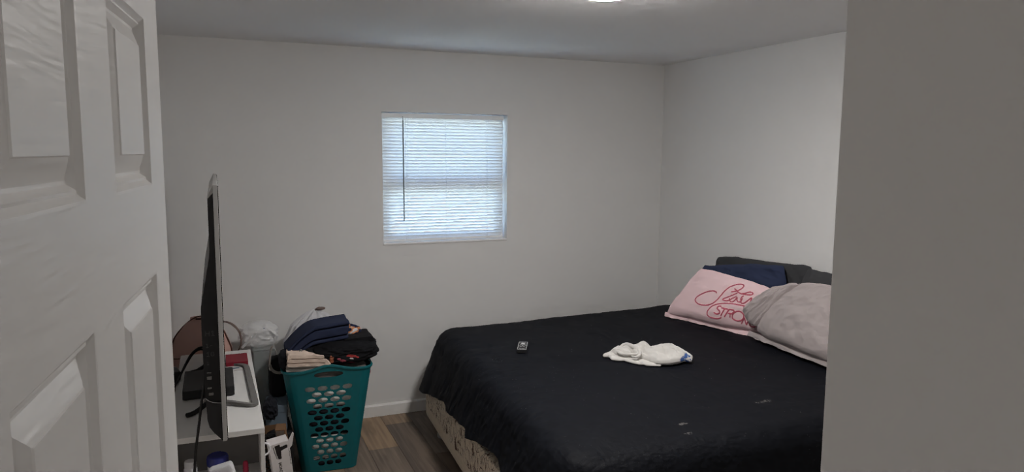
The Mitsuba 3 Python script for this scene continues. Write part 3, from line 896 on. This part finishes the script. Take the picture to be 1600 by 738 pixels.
# cables behind the television
k = add("power_cable", tube(spline([(-.060, 2.93, .93), (-.083, 2.95, .80), (-.100, 2.975, .68), (-.112, 2.99, .60), (-.120, 2.985, .50), (-.125, 2.98, .30), (-.135, 3.0, .08), (-.14, 2.98, .004)], 60), .0052, 8), "black_plastic", 40)
tag(k, "black cable hanging down in front of the stand from the television", "cable")
k = thing("plug_cable", "black cable arching from a plug behind the television", "cable")
add("cord", tube(spline([(-.075, 3.99, ZS + .075), (-.085, 3.985, ZS + .118), (-.120, 3.955, ZS + .122), (-.160, 3.90, ZS + .09), (-.195, 3.84, ZS + .03), (-.215, 3.76, ZS + .008), (-.23, 3.6, ZS + .007)], 50), .0055, 8), "black_plastic", 40, k)
add("cord", tube(spline([(-.080, 4.00, ZS + .07), (-.092, 3.995, ZS + .105), (-.125, 3.965, ZS + .108), (-.165, 3.91, ZS + .07), (-.200, 3.85, ZS + .02), (-.225, 3.77, ZS + .007), (-.245, 3.62, ZS + .006)], 50), .0045, 8), "black_plastic", 40, k)
add("plug", cat(box(-.088, -.066, 3.982, 4.004, ZS + .001, ZS + .075, .004)), "black_plastic", False, k)
k = add("power_adapter", move(box(-.05, .03, -.05, .05, 0, .045, .005), (-.235, 3.88, ZS + .001), 12), "black_plastic")
tag(k, "small black power adapter on the stand beside the door edge", "power adapter")

# ------------------------------------------------------------------ handbag on the far end of the stand
hb = thing("handbag", "tan pink leather handbag standing behind the television", "handbag")


def bag_outline(z):                     # half width and half depth by height
    return np.interp(z, [0, .1, .2, .26, .285], [.165, .172, .135, .085, .05]), np.interp(z, [0, .05, .2, .285], [.055, .065, .035, .012])


BGX, BGY, BGZ = -.115, 4.465, .520
V = []
zs_ = np.r_[np.linspace(0, .300, 22)]
for zz in zs_:
    hw, hd = bag_outline(zz)
    a = np.arange(48) * 2 * np.pi / 48
    e = lambda c: np.sign(c) * np.abs(c) ** .55
    V.append(np.c_[BGX + hw * e(np.cos(a)), BGY + hd * e(np.sin(a)), BGZ + .001 + zz + .004 * np.sin(3 * a + 9 * zz)])
n0 = len(zs_)
V = np.vstack(V + [np.array([[BGX, BGY, BGZ + .001]]), np.array([[BGX, BGY, BGZ + .301]])])
f = grid_faces(n0, 48, True)
cap = [(n0 * 48, (j + 1) % 48, j) for j in range(48)] + [(n0 * 48 + 1, (n0 - 1) * 48 + j, (n0 - 1) * 48 + (j + 1) % 48) for j in range(48)]
V[: 48, 2] = BGZ + .001
add("body", trimesh.Trimesh(V, np.vstack([f, cap]), process=False), "tan_leather", 40, hb)
zz = np.linspace(0.01, .295, 20)
hw, hd = bag_outline(zz)
left = np.c_[BGX - hw * 0.985, BGY - hd * .62, BGZ + zz]
right = np.c_[BGX + hw * 0.985, BGY - hd * .62, BGZ + zz][::-1]
add("piping", tube(spline(np.vstack([left[::3], [[BGX, BGY - .016, BGZ + .307]], right[::3]]), 60), .0035, 6), "brown_edge", 40, hb)
add("seam", tube(spline([(BGX - .168, BGY - .062, BGZ + .085), (BGX - .10, BGY - .070, BGZ + .080), (BGX, BGY - .071, BGZ + .080), (BGX + .1, BGY - .070, BGZ + .082), (BGX + .166, BGY - .060, BGZ + .09)], 24), .003, 6), "brown_edge", 40, hb)
strap = np.array([(-.010, -.002), (.010, -.002), (.010, .002), (-.010, .002)])
add("handle", sweep(spline([(.0, 4.43, BGZ + .270), (.060, 4.40, BGZ + .255), (.098, 4.385, BGZ + .205), (.104, 4.385, BGZ + .150), (.084, 4.395, BGZ + .095), (.04, 4.41, BGZ + .065)], 30), strap), "strap_leather", 30, hb, "dark brown strap looping out beside the television")
add("clasp", box(-.135, -.085, 4.44, 4.455, BGZ + .288, BGZ + .298, .003), "brown_edge", False, hb)

k = add("storage_box", box(-.37, .13, 4.345, 4.60, .002, .519, .006), "black_plastic")
tag(k, "dark box behind the stand's far end that the handbag stands on", "box")

# ------------------------------------------------------------------ bottles in the stand's end compartment
ZC = .411
k = thing("pill_bottle", "white bottle with a ribbed grey-white cap at the left end of the compartment", "bottle")
add("body", lathe([(0, 0), (.024, 0), (.026, .003), (.026, .078), (.020, .086), (.019, .09), (0, .09)], (-.138, 3.085, ZC), 36), "white_plastic", 30, k)
capm = lathe([(0, .086), (.0215, .086), (.0225, .089), (.0225, .108), (.0205, .112), (0, .112)], (-.138, 3.085, ZC), 60)
v = np.array(capm.vertices)
ang = np.arctan2(v[:, 1] - 3.085, v[:, 0] + .138)
rad = np.hypot(v[:, 1] - 3.085, v[:, 0] + .138)
sc = np.where(rad > .02, 1 + .02 * np.sign(np.sin(ang * 30)), 1)
add("cap", trimesh.Trimesh(np.c_[-.138 + (v[:, 0] + .138) * sc, 3.085 + (v[:, 1] - 3.085) * sc, v[:, 2]], capm.faces, process=False), "white_plastic", 30, k)
k = thing("jar", "jar with a glossy dark blue lid in the stand's compartment", "jar")
add("body", lathe([(0, 0), (.036, 0), (.040, .004), (.040, .072), (.034, .080), (0, .08)], (-.035, 3.10, ZC), 40), "white_plastic", 30, k)
add("lid", lathe([(0, .074), (.0405, .074), (.0425, .078), (.0425, .104), (.040, .112), (.033, .1165), (.031, .1135), (0, .1125)], (-.035, 3.10, ZC), 48), "blue_plastic", 30, k, "glossy dark blue screw lid")
k = add("soap_box", move(box(-.046, .046, -.026, .026, 0, .088, .012), (-.005, 3.035, ZC + .010), -8, 0, -14), "white_plastic", 40)
tag(k, "white rounded plastic pack tilted in front of the blue-lidded jar", "pack")
k = add("lip_balm", lathe([(0, 0), (.010, 0), (.011, .002), (.011, .07), (.008, .082), (0, .084)], (.072, 3.07, ZC), 20), "ink_rose", 30)
tag(k, "small dark red tube beside the white pack in the compartment", "tube")

# ------------------------------------------------------------------ laundry basket
lb = thing("laundry_basket", "teal plastic laundry basket with oval holes, piled with clothes", "laundry basket")
BH, RIM = .612, .0
LBX, LBY, LBR = .540, 4.075, math.radians(-3.0)


def half_sizes(h):
    t = np.clip(h / BH, 0, 1.1)
    return .150 + .090 * t, .135 + .065 * t, .045 + .02 * t


NQ = 16
frac, code = [], []
# perimeter fractions: front (x from - to +), corner, right, corner, back, corner, left, corner; a unit table
SEG = [("f", .27), ("c", .035), ("r", .185), ("c", .035), ("b", .27), ("c", .035), ("l", .135 + .035), ("c", .0)]
LENS = np.array([.30, .05, .17, .05, .30, .05, .17, .05])
CUM = np.r_[0, np.cumsum(LENS)]


def basket_point(p, h, t):
    """p: place along the unrolled wall (front first), h: height, t: out of the wall."""
    p, h, t = np.broadcast_arrays(*(np.asarray(x, float) for x in (p, h, t)))
    p = np.mod(p, CUM[-1])
    hx, hy, r = half_sizes(h)
    X, Y, NX, NY = (np.zeros_like(p) for _ in range(4))
    for i in range(8):
        m = (p >= CUM[i]) & (p <= CUM[i + 1] + 1e-9)
        u = (p - CUM[i]) / LENS[i]
        ix, iy = hx - r, hy - r
        side = i // 2
        if i % 2 == 0:
            x, y, nx, ny = [(-ix + 2 * ix * u, -hy, 0, -1), (hx, -iy + 2 * iy * u, 1, 0), (ix - 2 * ix * u, hy, 0, 1), (-hx, iy - 2 * iy * u, -1, 0)][side]
        else:
            cx, cy, a0 = [(ix, -iy, -90), (ix, iy, 0), (-ix, iy, 90), (-ix, -iy, 180)][side]
            a = np.radians(a0 + 90 * u)
            x, y, nx, ny = cx + r * np.cos(a), cy + r * np.sin(a), np.cos(a), np.sin(a)
        X, Y = np.where(m, x, X), np.where(m, y, Y)
        NX, NY = np.where(m, nx, NX), np.where(m, ny, NY)
    X, Y = X + NX * t, Y + NY * t
    c, s = math.cos(LBR), math.sin(LBR)
    return np.stack([LBX + c * X - s * Y, LBY + s * X + c * Y, h], -1)


def hole(cx, cz, w, h, n=14):
    a = np.arange(n) * 2 * np.pi / n
    e = lambda c: np.sign(c) * np.abs(c) ** .85
    return Polygon(np.c_[cx + w / 2 * e(np.cos(a)), cz + h / 2 * e(np.sin(a))])


def wall_panel():
    top = []
    ps = np.linspace(0, CUM[-1], 240)
    rise = lambda p: BH - .012 + .030 * np.exp(-((np.mod(p + .5, CUM[-1]) - .65) / .075) ** 2) + .030 * np.exp(-((p - .72) / .075) ** 2)
    poly = Polygon([(0, .004)] + [(p, .004) for p in ps[1:]] + [(p, rise(p)) for p in ps[::-1]])
    holes = []
    for c0, L, nmax, dx in ((CUM[0], .30, 4, .0615), (CUM[2], .17, 3, .055), (CUM[4], .30, 4, .0615), (CUM[6], .17, 3, .055)):
        for r in range(14):
            cnt = nmax if r % 2 == 0 else nmax - 1
            zc = .497 - r * .0342
            for j in range(cnt):
                holes.append(hole(c0 + L / 2 + (j - (cnt - 1) / 2) * dx, zc, dx * .80, .0285))
    for c0 in (CUM[0], CUM[4]):
        holes.append(hole(c0 + .150, .575, .135, .034, 20))
    return poly.difference(shapely.union_all(holes)), rise


poly, rise = wall_panel()
strips = []
edges = np.linspace(0, CUM[-1], 69)
for a, b in zip(edges[:-1], edges[1:]):
    g = poly.intersection(sbox(a, -1, b, 2))
    for gg in getattr(g, "geoms", [g]):
        if gg.area > 1e-7:
            strips.append(trimesh.creation.extrude_polygon(gg, .003, engine="earcut"))
m = cat(*strips)
v = np.array(m.vertices)
inner = v[:, 2]
add("wall", trimesh.Trimesh(basket_point(v[:, 0], v[:, 1], v[:, 2] - .003), m.faces, process=False), "teal_plastic", 35, lb)
ps = np.linspace(0, CUM[-1], 260)
rim_prof = np.array([(-.002, -.012), (.006, -.012), (.0075, -.009), (.0075, -.001), (.005, .003), (.0, .0035), (-.004, .001), (-.004, -.004)])
V = np.stack([basket_point(ps[:-1], rise(ps[:-1]) + b, a) for a, b in rim_prof], 1)
nq = len(rim_prof)
f = []
for i in range(len(ps) - 1):
    for j in range(nq):
        a, b = i * nq + j, i * nq + (j + 1) % nq
        c, d = ((i + 1) % (len(ps) - 1)) * nq + (j + 1) % nq, ((i + 1) % (len(ps) - 1)) * nq + j
        f += [(a, b, c), (a, c, d)]
add("rim", trimesh.Trimesh(V.reshape(-1, 3), f, process=False), "teal_plastic", 40, lb)
bp = basket_point(ps[:-1], 0.003, 0)
bt = np.vstack([bp, bp + [0, 0, .004], [[LBX, LBY, .003], [LBX, LBY, .007]]])
n = len(bp)
f = []
for i in range(n):
    j = (i + 1) % n
    f += [(i, j, n + j), (i, n + j, n + i), (2 * n, j, i), (2 * n + 1, n + i, n + j)]
add("floor", trimesh.Trimesh(bt, f, process=False), "teal_plastic", 40, lb)


def fill(z0, z1, seed, inset=.012, amp=.006, x0=-1.0, x1=1.0):
    """Clothes packed against the inside of the basket between two heights."""
    nz, na = 16, 120
    V = []
    for t in np.linspace(0, 1, nz):
        k_ = 1 - .10 * abs(2 * t - 1) ** 4
        h = z0 + (z1 - z0) * t
        pp = np.linspace(0, CUM[-1], na, endpoint=False)
        w = meshkit.fbm(np.c_[pp * 22, 0 * pp + h * 30, 0 * pp + seed], 3, seed) - .5
        q = basket_point(pp, h, -inset - .004 + amp * 1.4 * (w - .3))
        c = np.array([LBX, LBY])
        q[:, :2] = c + (q[:, :2] - c) * k_
        q[:, 2] += .010 * w * (1 if 0 < t < 1 else 0)
        V.append(q)
    V = np.vstack(V + [np.array([[LBX, LBY, z0]]), np.array([[LBX, LBY, z1 + .01]])])
    f = grid_faces(nz, na, True)
    c = nz * na
    cap = [(c, j, (j + 1) % na) for j in range(na)] + [(c + 1, (nz - 1) * na + (j + 1) % na, (nz - 1) * na + j) for j in range(na)]
    return trimesh.Trimesh(V, np.vstack([f[:, ::-1], cap]), process=False)


for z0, z1, mat, sd, lab in ((.010, .066, "dark_cotton", 1, "dark garment at the bottom of the teal basket"), (.068, .205, "grey_cotton", 2, "pale grey garment showing through the lowest basket holes"),
                             (.208, .372, "dark_cotton", 3, "dark garment showing through the middle basket holes"), (.375, .520, "white_cotton", 4, "white garment showing through the upper basket holes"),
                             (.523, .598, "patterned_cotton", 5, "dark patterned garment behind the basket's handle hole")):
    k = add("garment", fill(z0, z1, sd), mat, True)
    tag(k, lab, "garment", "clothes packed inside the laundry basket")
tw = move(folded(.215, 3, .022, .15, 3, .009, .016), (.318, 3.900, .648), -6, 0, 5)
k = add("towel", tw, "cream_towelling", 40)
tag(k, "folded cream towel on the front left of the laundry pile", "towel", "folded towels on the laundry basket")
k = add("towel", move(folded(.19, 2, .020, .14, 8, .005, .014), (.318, 3.905, .610), -4, 0, 2), "grey_towelling", 40)
tag(k, "folded grey-beige towel directly beneath the cream towel", "towel", "folded towels on the laundry basket")


def jeans():
    m = folded(.20, 4, .026, .33, 12, .006, .008)                # folded width, then lies along x
    v = np.array(m.vertices)
    q = np.c_[v[:, 1], v[:, 0], v[:, 2]]                          # x = along the leg
    drop = np.clip((.16 - q[:, 0]) / .16, 0, 1)
    q[:, 2] -= .105 * drop ** 1.7
    q[:, 2] += .03 * (q[:, 0] / .33)
    return trimesh.Trimesh(q + [.328, 3.985, .720], m.faces[:, ::-1], process=False)


jn = thing("jeans", "folded dark navy jeans on top of the laundry pile", "jeans")
add("cloth", jeans(), "denim", 40, jn)
add("button", move(lathe([(0, 0), (.008, 0), (.009, .002), (.006, .004), (0, .0045)], n=20), (.395, 3.955, .700), 0, 90), "dark_metal", 40, jn)
k = add("shirt", lump((.640, 4.03, .672), (.175, .155, .056), 21, .16, 2.6, 3.2, -4, 5, .8), "printed_black_cotton", True)
tag(k, "black shirt with red and pink print hanging over the basket's right rim", "shirt")
k = add("garment", lump((.50, 4.06, .655), (.125, .13, .056), 25, .18, 2.8, 2.8, 0, 5, .8), "black_cotton", True)
tag(k, "black garment in the middle of the pile under the jeans", "garment")
k = add("garment", move(folded(.155, 2, .026, .20, 31, .006, .01), (.640, 3.96, .702), 0, 0, -2), "black_cotton", 40)
tag(k, "folded black garment at the top right of the laundry pile", "garment")
k = add("shirt", lump((.690, 4.13, .748), (.055, .06, .030), 33, .25, 3.2, 2.4, 15, 4, .8), "orange_navy_cotton", True)
tag(k, "navy and orange printed shirt poking out behind the black ones", "shirt")
k = add("garment", lump((.335, 4.02, .640), (.05, .09, .055), 37, .2, 3.0, 2.6, 0, 4, .8), "dark_cotton", True)
tag(k, "dark garment bunched at the left rim of the basket", "garment")


def trash_bag():
    n, na = 44, 120
    V = []
    for t in np.linspace(0, 1, n):
        z = t * .330
        r = np.interp(t, [0, .12, .45, .75, .9, .97, 1], [.11, .145, .15, .115, .065, .03, .012])
        a = np.arange(na) * 2 * np.pi / na
        pl = np.sin(a * 13 + 3 * np.sin(a * 2)) * .5 + .9 * (meshkit.fbm(np.c_[np.cos(a) * 4, np.sin(a) * 4, a * 0 + t * 1.2], 3, 6) - .5)
        rr = r * (1 + (.05 + .16 * t ** 2) * pl)
        V.append(np.c_[.495 + .035 * t + rr * 1.08 * np.cos(a), 4.405 + rr * .85 * np.sin(a), .495 + z + .006 * pl])
    V = np.vstack(V + [[[.495, 4.405, .495]], [[.53, 4.405, .828]]])
    f = grid_faces(n, na, True)
    c = n * na
    cap = [(c, (j + 1) % na, j) for j in range(na)] + [(c + 1, (n - 1) * na + j, (n - 1) * na + (j + 1) % na) for j in range(na)]
    return trimesh.Trimesh(V, np.vstack([f, cap]), process=False)


tb = thing("plastic_bag", "grey-white knotted plastic trash bag behind the laundry pile", "bag")
add("bag", trash_bag(), "bag_plastic", True, tb)
add("knot", cat(lump((.560, 4.39, .833), (.028, .012, .010), 3, .2, 3, 2.2, 0, 3), tube([(.53, 4.40, .822), (.55, 4.392, .830)], .008, 6)), "strap_leather", True, tb, "dark tied tip")

# small bits of cloth poking through the basket's right side
for i, (p_, z_, mat, nm) in enumerate(((.40, .53, "ink_rose", "magenta"), (.43, .46, "black_cotton", "black"), (.40, .265, "white_cotton", "white"), (.42, .14, "black_cotton", "dark"))):
    q = basket_point(p_, z_, .004)
    k = add("cloth_scrap", lump(q, (.013, .013, .018), 50 + i, .3, 3, 2.2, 0, 3), mat, True)
    tag(k, f"{nm} bit of cloth poking through the right side of the basket, {['topmost', 'second', 'third', 'lowest'][i]} of the bits", "cloth", "bits of cloth poking out of the basket")

# ------------------------------------------------------------------ things heaped between the stand and the basket
cbn = thing("storage_bin", "clear plastic bin of coloured things behind the stand's far end", "bin")
bx = trimesh.boolean.difference([box(.165, .285, 4.345, 4.56, .005, .615, .006), box(.169, .281, 4.349, 4.556, .01, .7)], engine="manifold")
add("walls", bx, "clear_plastic", False, cbn)
add("lid", box(.161, .289, 4.341, 4.564, .616, .626, .003), "clear_plastic", False, cbn)
plain("pale_green", (0.27, 0.38, 0.29), 0.6)
plain("mustard", (0.42, 0.27, 0.10), 0.6)
plain("dusty_rose", (0.40, 0.28, 0.28), 0.6)
plain("teal_grey", (0.10, 0.16, 0.17), 0.6)
for i, (z0, z1, x0, x1, mat, nm) in enumerate(((.02, .38, .171, .279, "teal_grey", "grey-teal"), (.382, .46, .172, .225, "mustard", "mustard"), (.382, .50, .228, .278, "teal_grey", "teal"), (.462, .60, .173, .226, "pale_green", "pale green"), (.502, .60, .229, .277, "dusty_rose", "dusty rose"))):
    k = add("carton", box(x0, x1, 4.353, 4.53, z0, z1, .004), mat)
    tag(k, f"{nm} carton inside the clear bin{', lowest' if i == 0 else ''}", "carton", "cartons in the clear bin")


def grocery_bag():
    m = lump((.205, 4.44, .695), (.105, .085, .070), 71, .28, 2.2, 2.3, 0, 5, .9, flat=.627)
    return m


gb = thing("plastic_bag", "crumpled white grocery bag with knotted handles on the clear bin", "bag")
add("bag", grocery_bag(), "thin_plastic", True, gb)
strip = np.array([(-.012, -.0012), (.012, -.0012), (.012, .0012), (-.012, .0012)])
add("handle", sweep(spline([(.215, 4.37, .735), (.17, 4.352, .705), (.13, 4.342, .670), (.105, 4.335, .646)], 20), strip), "thin_plastic", 30, gb)
add("handle", sweep(spline([(.225, 4.40, .745), (.258, 4.375, .735), (.292, 4.36, .712), (.300, 4.365, .698)], 20), strip), "thin_plastic", 30, gb)
add("print", lump((.232, 4.375, .738), (.010, .006, .006), 3, .2, 3, 2.2, 0, 3), "blue_plastic", True, gb)

bb = thing("tote_bag", "black bag with a grey strap hanging left of the laundry basket", "bag")
add("bag", lump((.285, 4.15, .515), (.050, .055, .115), 81, .08, 2.5, 4.0, -3, 4, .5), "black_cotton", True, bb)
plain("tan_paper", (0.20, 0.155, 0.125), 0.7)
plain("strap_web", (0.34, 0.31, 0.28), 0.8)
webbing = np.array([(-.008, -.0012), (.008, -.0012), (.008, .0012), (-.008, .0012)])
add("strap", sweep(spline([(.245, 4.10, .565), (.243, 4.11, .63), (.262, 4.13, .695), (.285, 4.12, .650), (.305, 4.09, .600)], 30), webbing), "strap_web", 30, bb)
add("strap", sweep(spline([(.242, 4.09, .60), (.250, 4.085, .575), (.27, 4.08, .558), (.30, 4.08, .553)], 20), webbing), "strap_web", 30, bb)
k = thing("shoe_box", "blue-grey box under the black bag", "box")
add("body", move(box(-.055, .055, -.09, .09, 0, .135, .004), (.268, 4.06, .262), -6), "blue_grey_card", False, k)
add("lid", move(box(-.058, .058, -.093, .093, .1, .142, .004), (.268, 4.06, .262), -6), "blue_grey_card", False, k)
k = add("box", box(.185, .34, 3.93, 4.18, .003, .258, .004), "black_plastic")
tag(k, "black box on the floor under the blue-grey box", "box")
k = thing("cardboard_box", "open brown cardboard box beside the stand", "box")
cbm = trimesh.boolean.difference([box(.172, .290, 3.60, 3.85, .003, .345, .001), box(.176, .286, 3.604, 3.846, .01, .5)], engine="manifold")
add("walls", cbm, "brown_card", False, k)
add("flap", move(prism(Polygon([(-.12, 0), (.12, 0), (.10, .075), (-.03, .085)]), .003), (.176, 3.725, .340), 90, 90), "brown_card", False, k)
k = add("garment", lump((.236, 3.73, .285), (.046, .10, .06), 87, .2, 2.8, 2.6, 0, 4, .8), "black_cotton", True)
tag(k, "black cloth stuffed in the brown cardboard box", "garment")
k = add("garment", lump((.228, 3.93, .405), (.035, .05, .055), 88, .35, 3.2, 2.2, 0, 4, .9, flat=.30), "dark_cotton", True)
tag(k, "dark crumpled cloth between the stand and the blue-grey box", "garment")
k = thing("carton", "small tan box lying on the cloth behind the hair dryer box", "carton")
add("body", move(box(-.024, .024, -.03, .03, 0, .055, .002), (.258, 3.655, .352), -12, 12), "brown_card", False, k)
add("front_label", move(box(-.020, .020, -.0012, 0, .005, .05), (.258 - .006, 3.655 - .030, .352 - .006), -12, 12), "tan_paper", False, k)

hd_ = thing("hair_dryer_box", "white box with a black hair dryer picture leaning beside the basket", "box")
HW_, HH_, HDp = .092, .235, .07
AX, AZ = np.array([.985, .12, .12]), np.array([.13, .10, -.985])     # along the top edge, down the face
AX /= np.linalg.norm(AX)
AZ -= AX * (AZ @ AX)
AZ /= np.linalg.norm(AZ)
AN = np.cross(AX, -AZ)                                                # out of the face? towards the camera
if AN[1] > 0:
    AN = -AN
HO = np.array([.187, 3.445, .393])


def on_box(m):
    """local: x along the top edge, y down the face, z out of the face."""
    v = np.array(m.vertices)
    return trimesh.Trimesh(HO + v[:, :1] * AX + v[:, 1:2] * AZ + v[:, 2:] * AN, m.faces, process=False)


hbk = add("body", on_box(box(0, HW_, 0, .385, -HDp, 0, .001)), "white_card", False, hd_)
add("flap", on_box(Polygon and prism(Polygon([(HW_ - .003, 0), (HW_ + .022, -.038), (HW_ + .028, -.03), (HW_ + .012, .03), (HW_, .04)]), .0015)), "white_card", False, hd_)
dry = shapely.union_all([Polygon([(.026, .012), (.046, .010), (.048, .040), (.046, .080), (.036, .081), (.030, .055)]), Polygon([(.046, .024), (.078, .020), (.080, .022), (.080, .032), (.047, .040)])]).buffer(.002)
bit = LineString([(.018, .016), (.020, .040), (.028, .078)]).buffer(.0012)
add("picture", on_box(move(prism(shapely.union_all([dry, bit]), .0008), (0, 0, .0002))), "ink", False, hbk, "black printed hair dryer silhouette")
tm = meshkit.text_mesh("NOVO", .013, .0008, bold=True)
v = np.array(tm.vertices)
tm = trimesh.Trimesh(np.c_[.034 + v[:, 1] * -1 + .010, .100 + v[:, 0], v[:, 2] + .0002], tm.faces, process=False)
add("lettering", on_box(tm), "ink", False, hbk)
add("side_print", on_box(cat(*[box(HW_ - .006, HW_ - .004, .040 + .011 * i, .048 + .011 * i, .0002, .001) for i in range(8)])), "ink", False, hbk)

cr = thing("wire_crate", "black mesh crate on the floor beside the white stand", "crate")
CX0, CX1, CY0, CY1, CZ = .160, .228, 3.515, 3.592, .395


def mesh_wall(L, Ht, cell=.02, w=.0045):
    g = sbox(0, 0, L, Ht)
    hs = []
    for r in range(int(Ht / (cell * .87)) + 1):
        for c in range(int(L / cell) + 2):
            x, y = (c + .5 * (r % 2)) * cell, (r + .5) * cell * .87
            hs.append(Polygon([(x + (cell - w) / 1.8 * math.cos(a), y + (cell - w) / 1.8 * math.sin(a)) for a in np.radians(np.arange(6) * 60 + 30)]))
    return prism(g.difference(shapely.union_all(hs).intersection(sbox(.006, .006, L - .006, Ht - .006))), .003)


m1 = mesh_wall(CX1 - CX0, CZ)
v = np.array(m1.vertices)
add("mesh_panel", trimesh.Trimesh(np.c_[CX0 + v[:, 0], CY0 + v[:, 2], v[:, 1] + .002], m1.faces[:, ::-1], process=False), "black_plastic", False, cr)
add("mesh_panel", trimesh.Trimesh(np.c_[CX0 + v[:, 0], CY1 - v[:, 2], v[:, 1] + .002], m1.faces, process=False), "black_plastic", False, cr)
m2 = mesh_wall(CY1 - CY0 - .008, CZ)
v = np.array(m2.vertices)
for x in (CX0, CX1 - .003):
    add("mesh_panel", trimesh.Trimesh(np.c_[x + v[:, 2], CY0 + .004 + v[:, 0], v[:, 1] + .002], m2.faces, process=False), "black_plastic", False, cr)
add("base", box(CX0 + .003, CX1 - .003, CY0 + .003, CY1 - .003, .001, .006), "black_plastic", False, cr)
rg = thing("hook_ring", "white plastic ring hanging on the stand's right edge", "ring")
a = np.linspace(-.5 * np.pi, .5 * np.pi, 20)
add("ring", tube(np.c_[.1500 + .0215 * np.cos(a), 3.10 + 0 * a, .522 + .026 * np.sin(a)], .0045, 8), "white_plastic", 40, rg)
k = add("shoe", lump((.335, 3.72, .045), (.05, .13, .045), 95, .15, 2.5, 2.4, -8, 4, .6, flat=.001), "black_plastic", True)
tag(k, "black shoe on the floor against the basket's left side", "shoe")
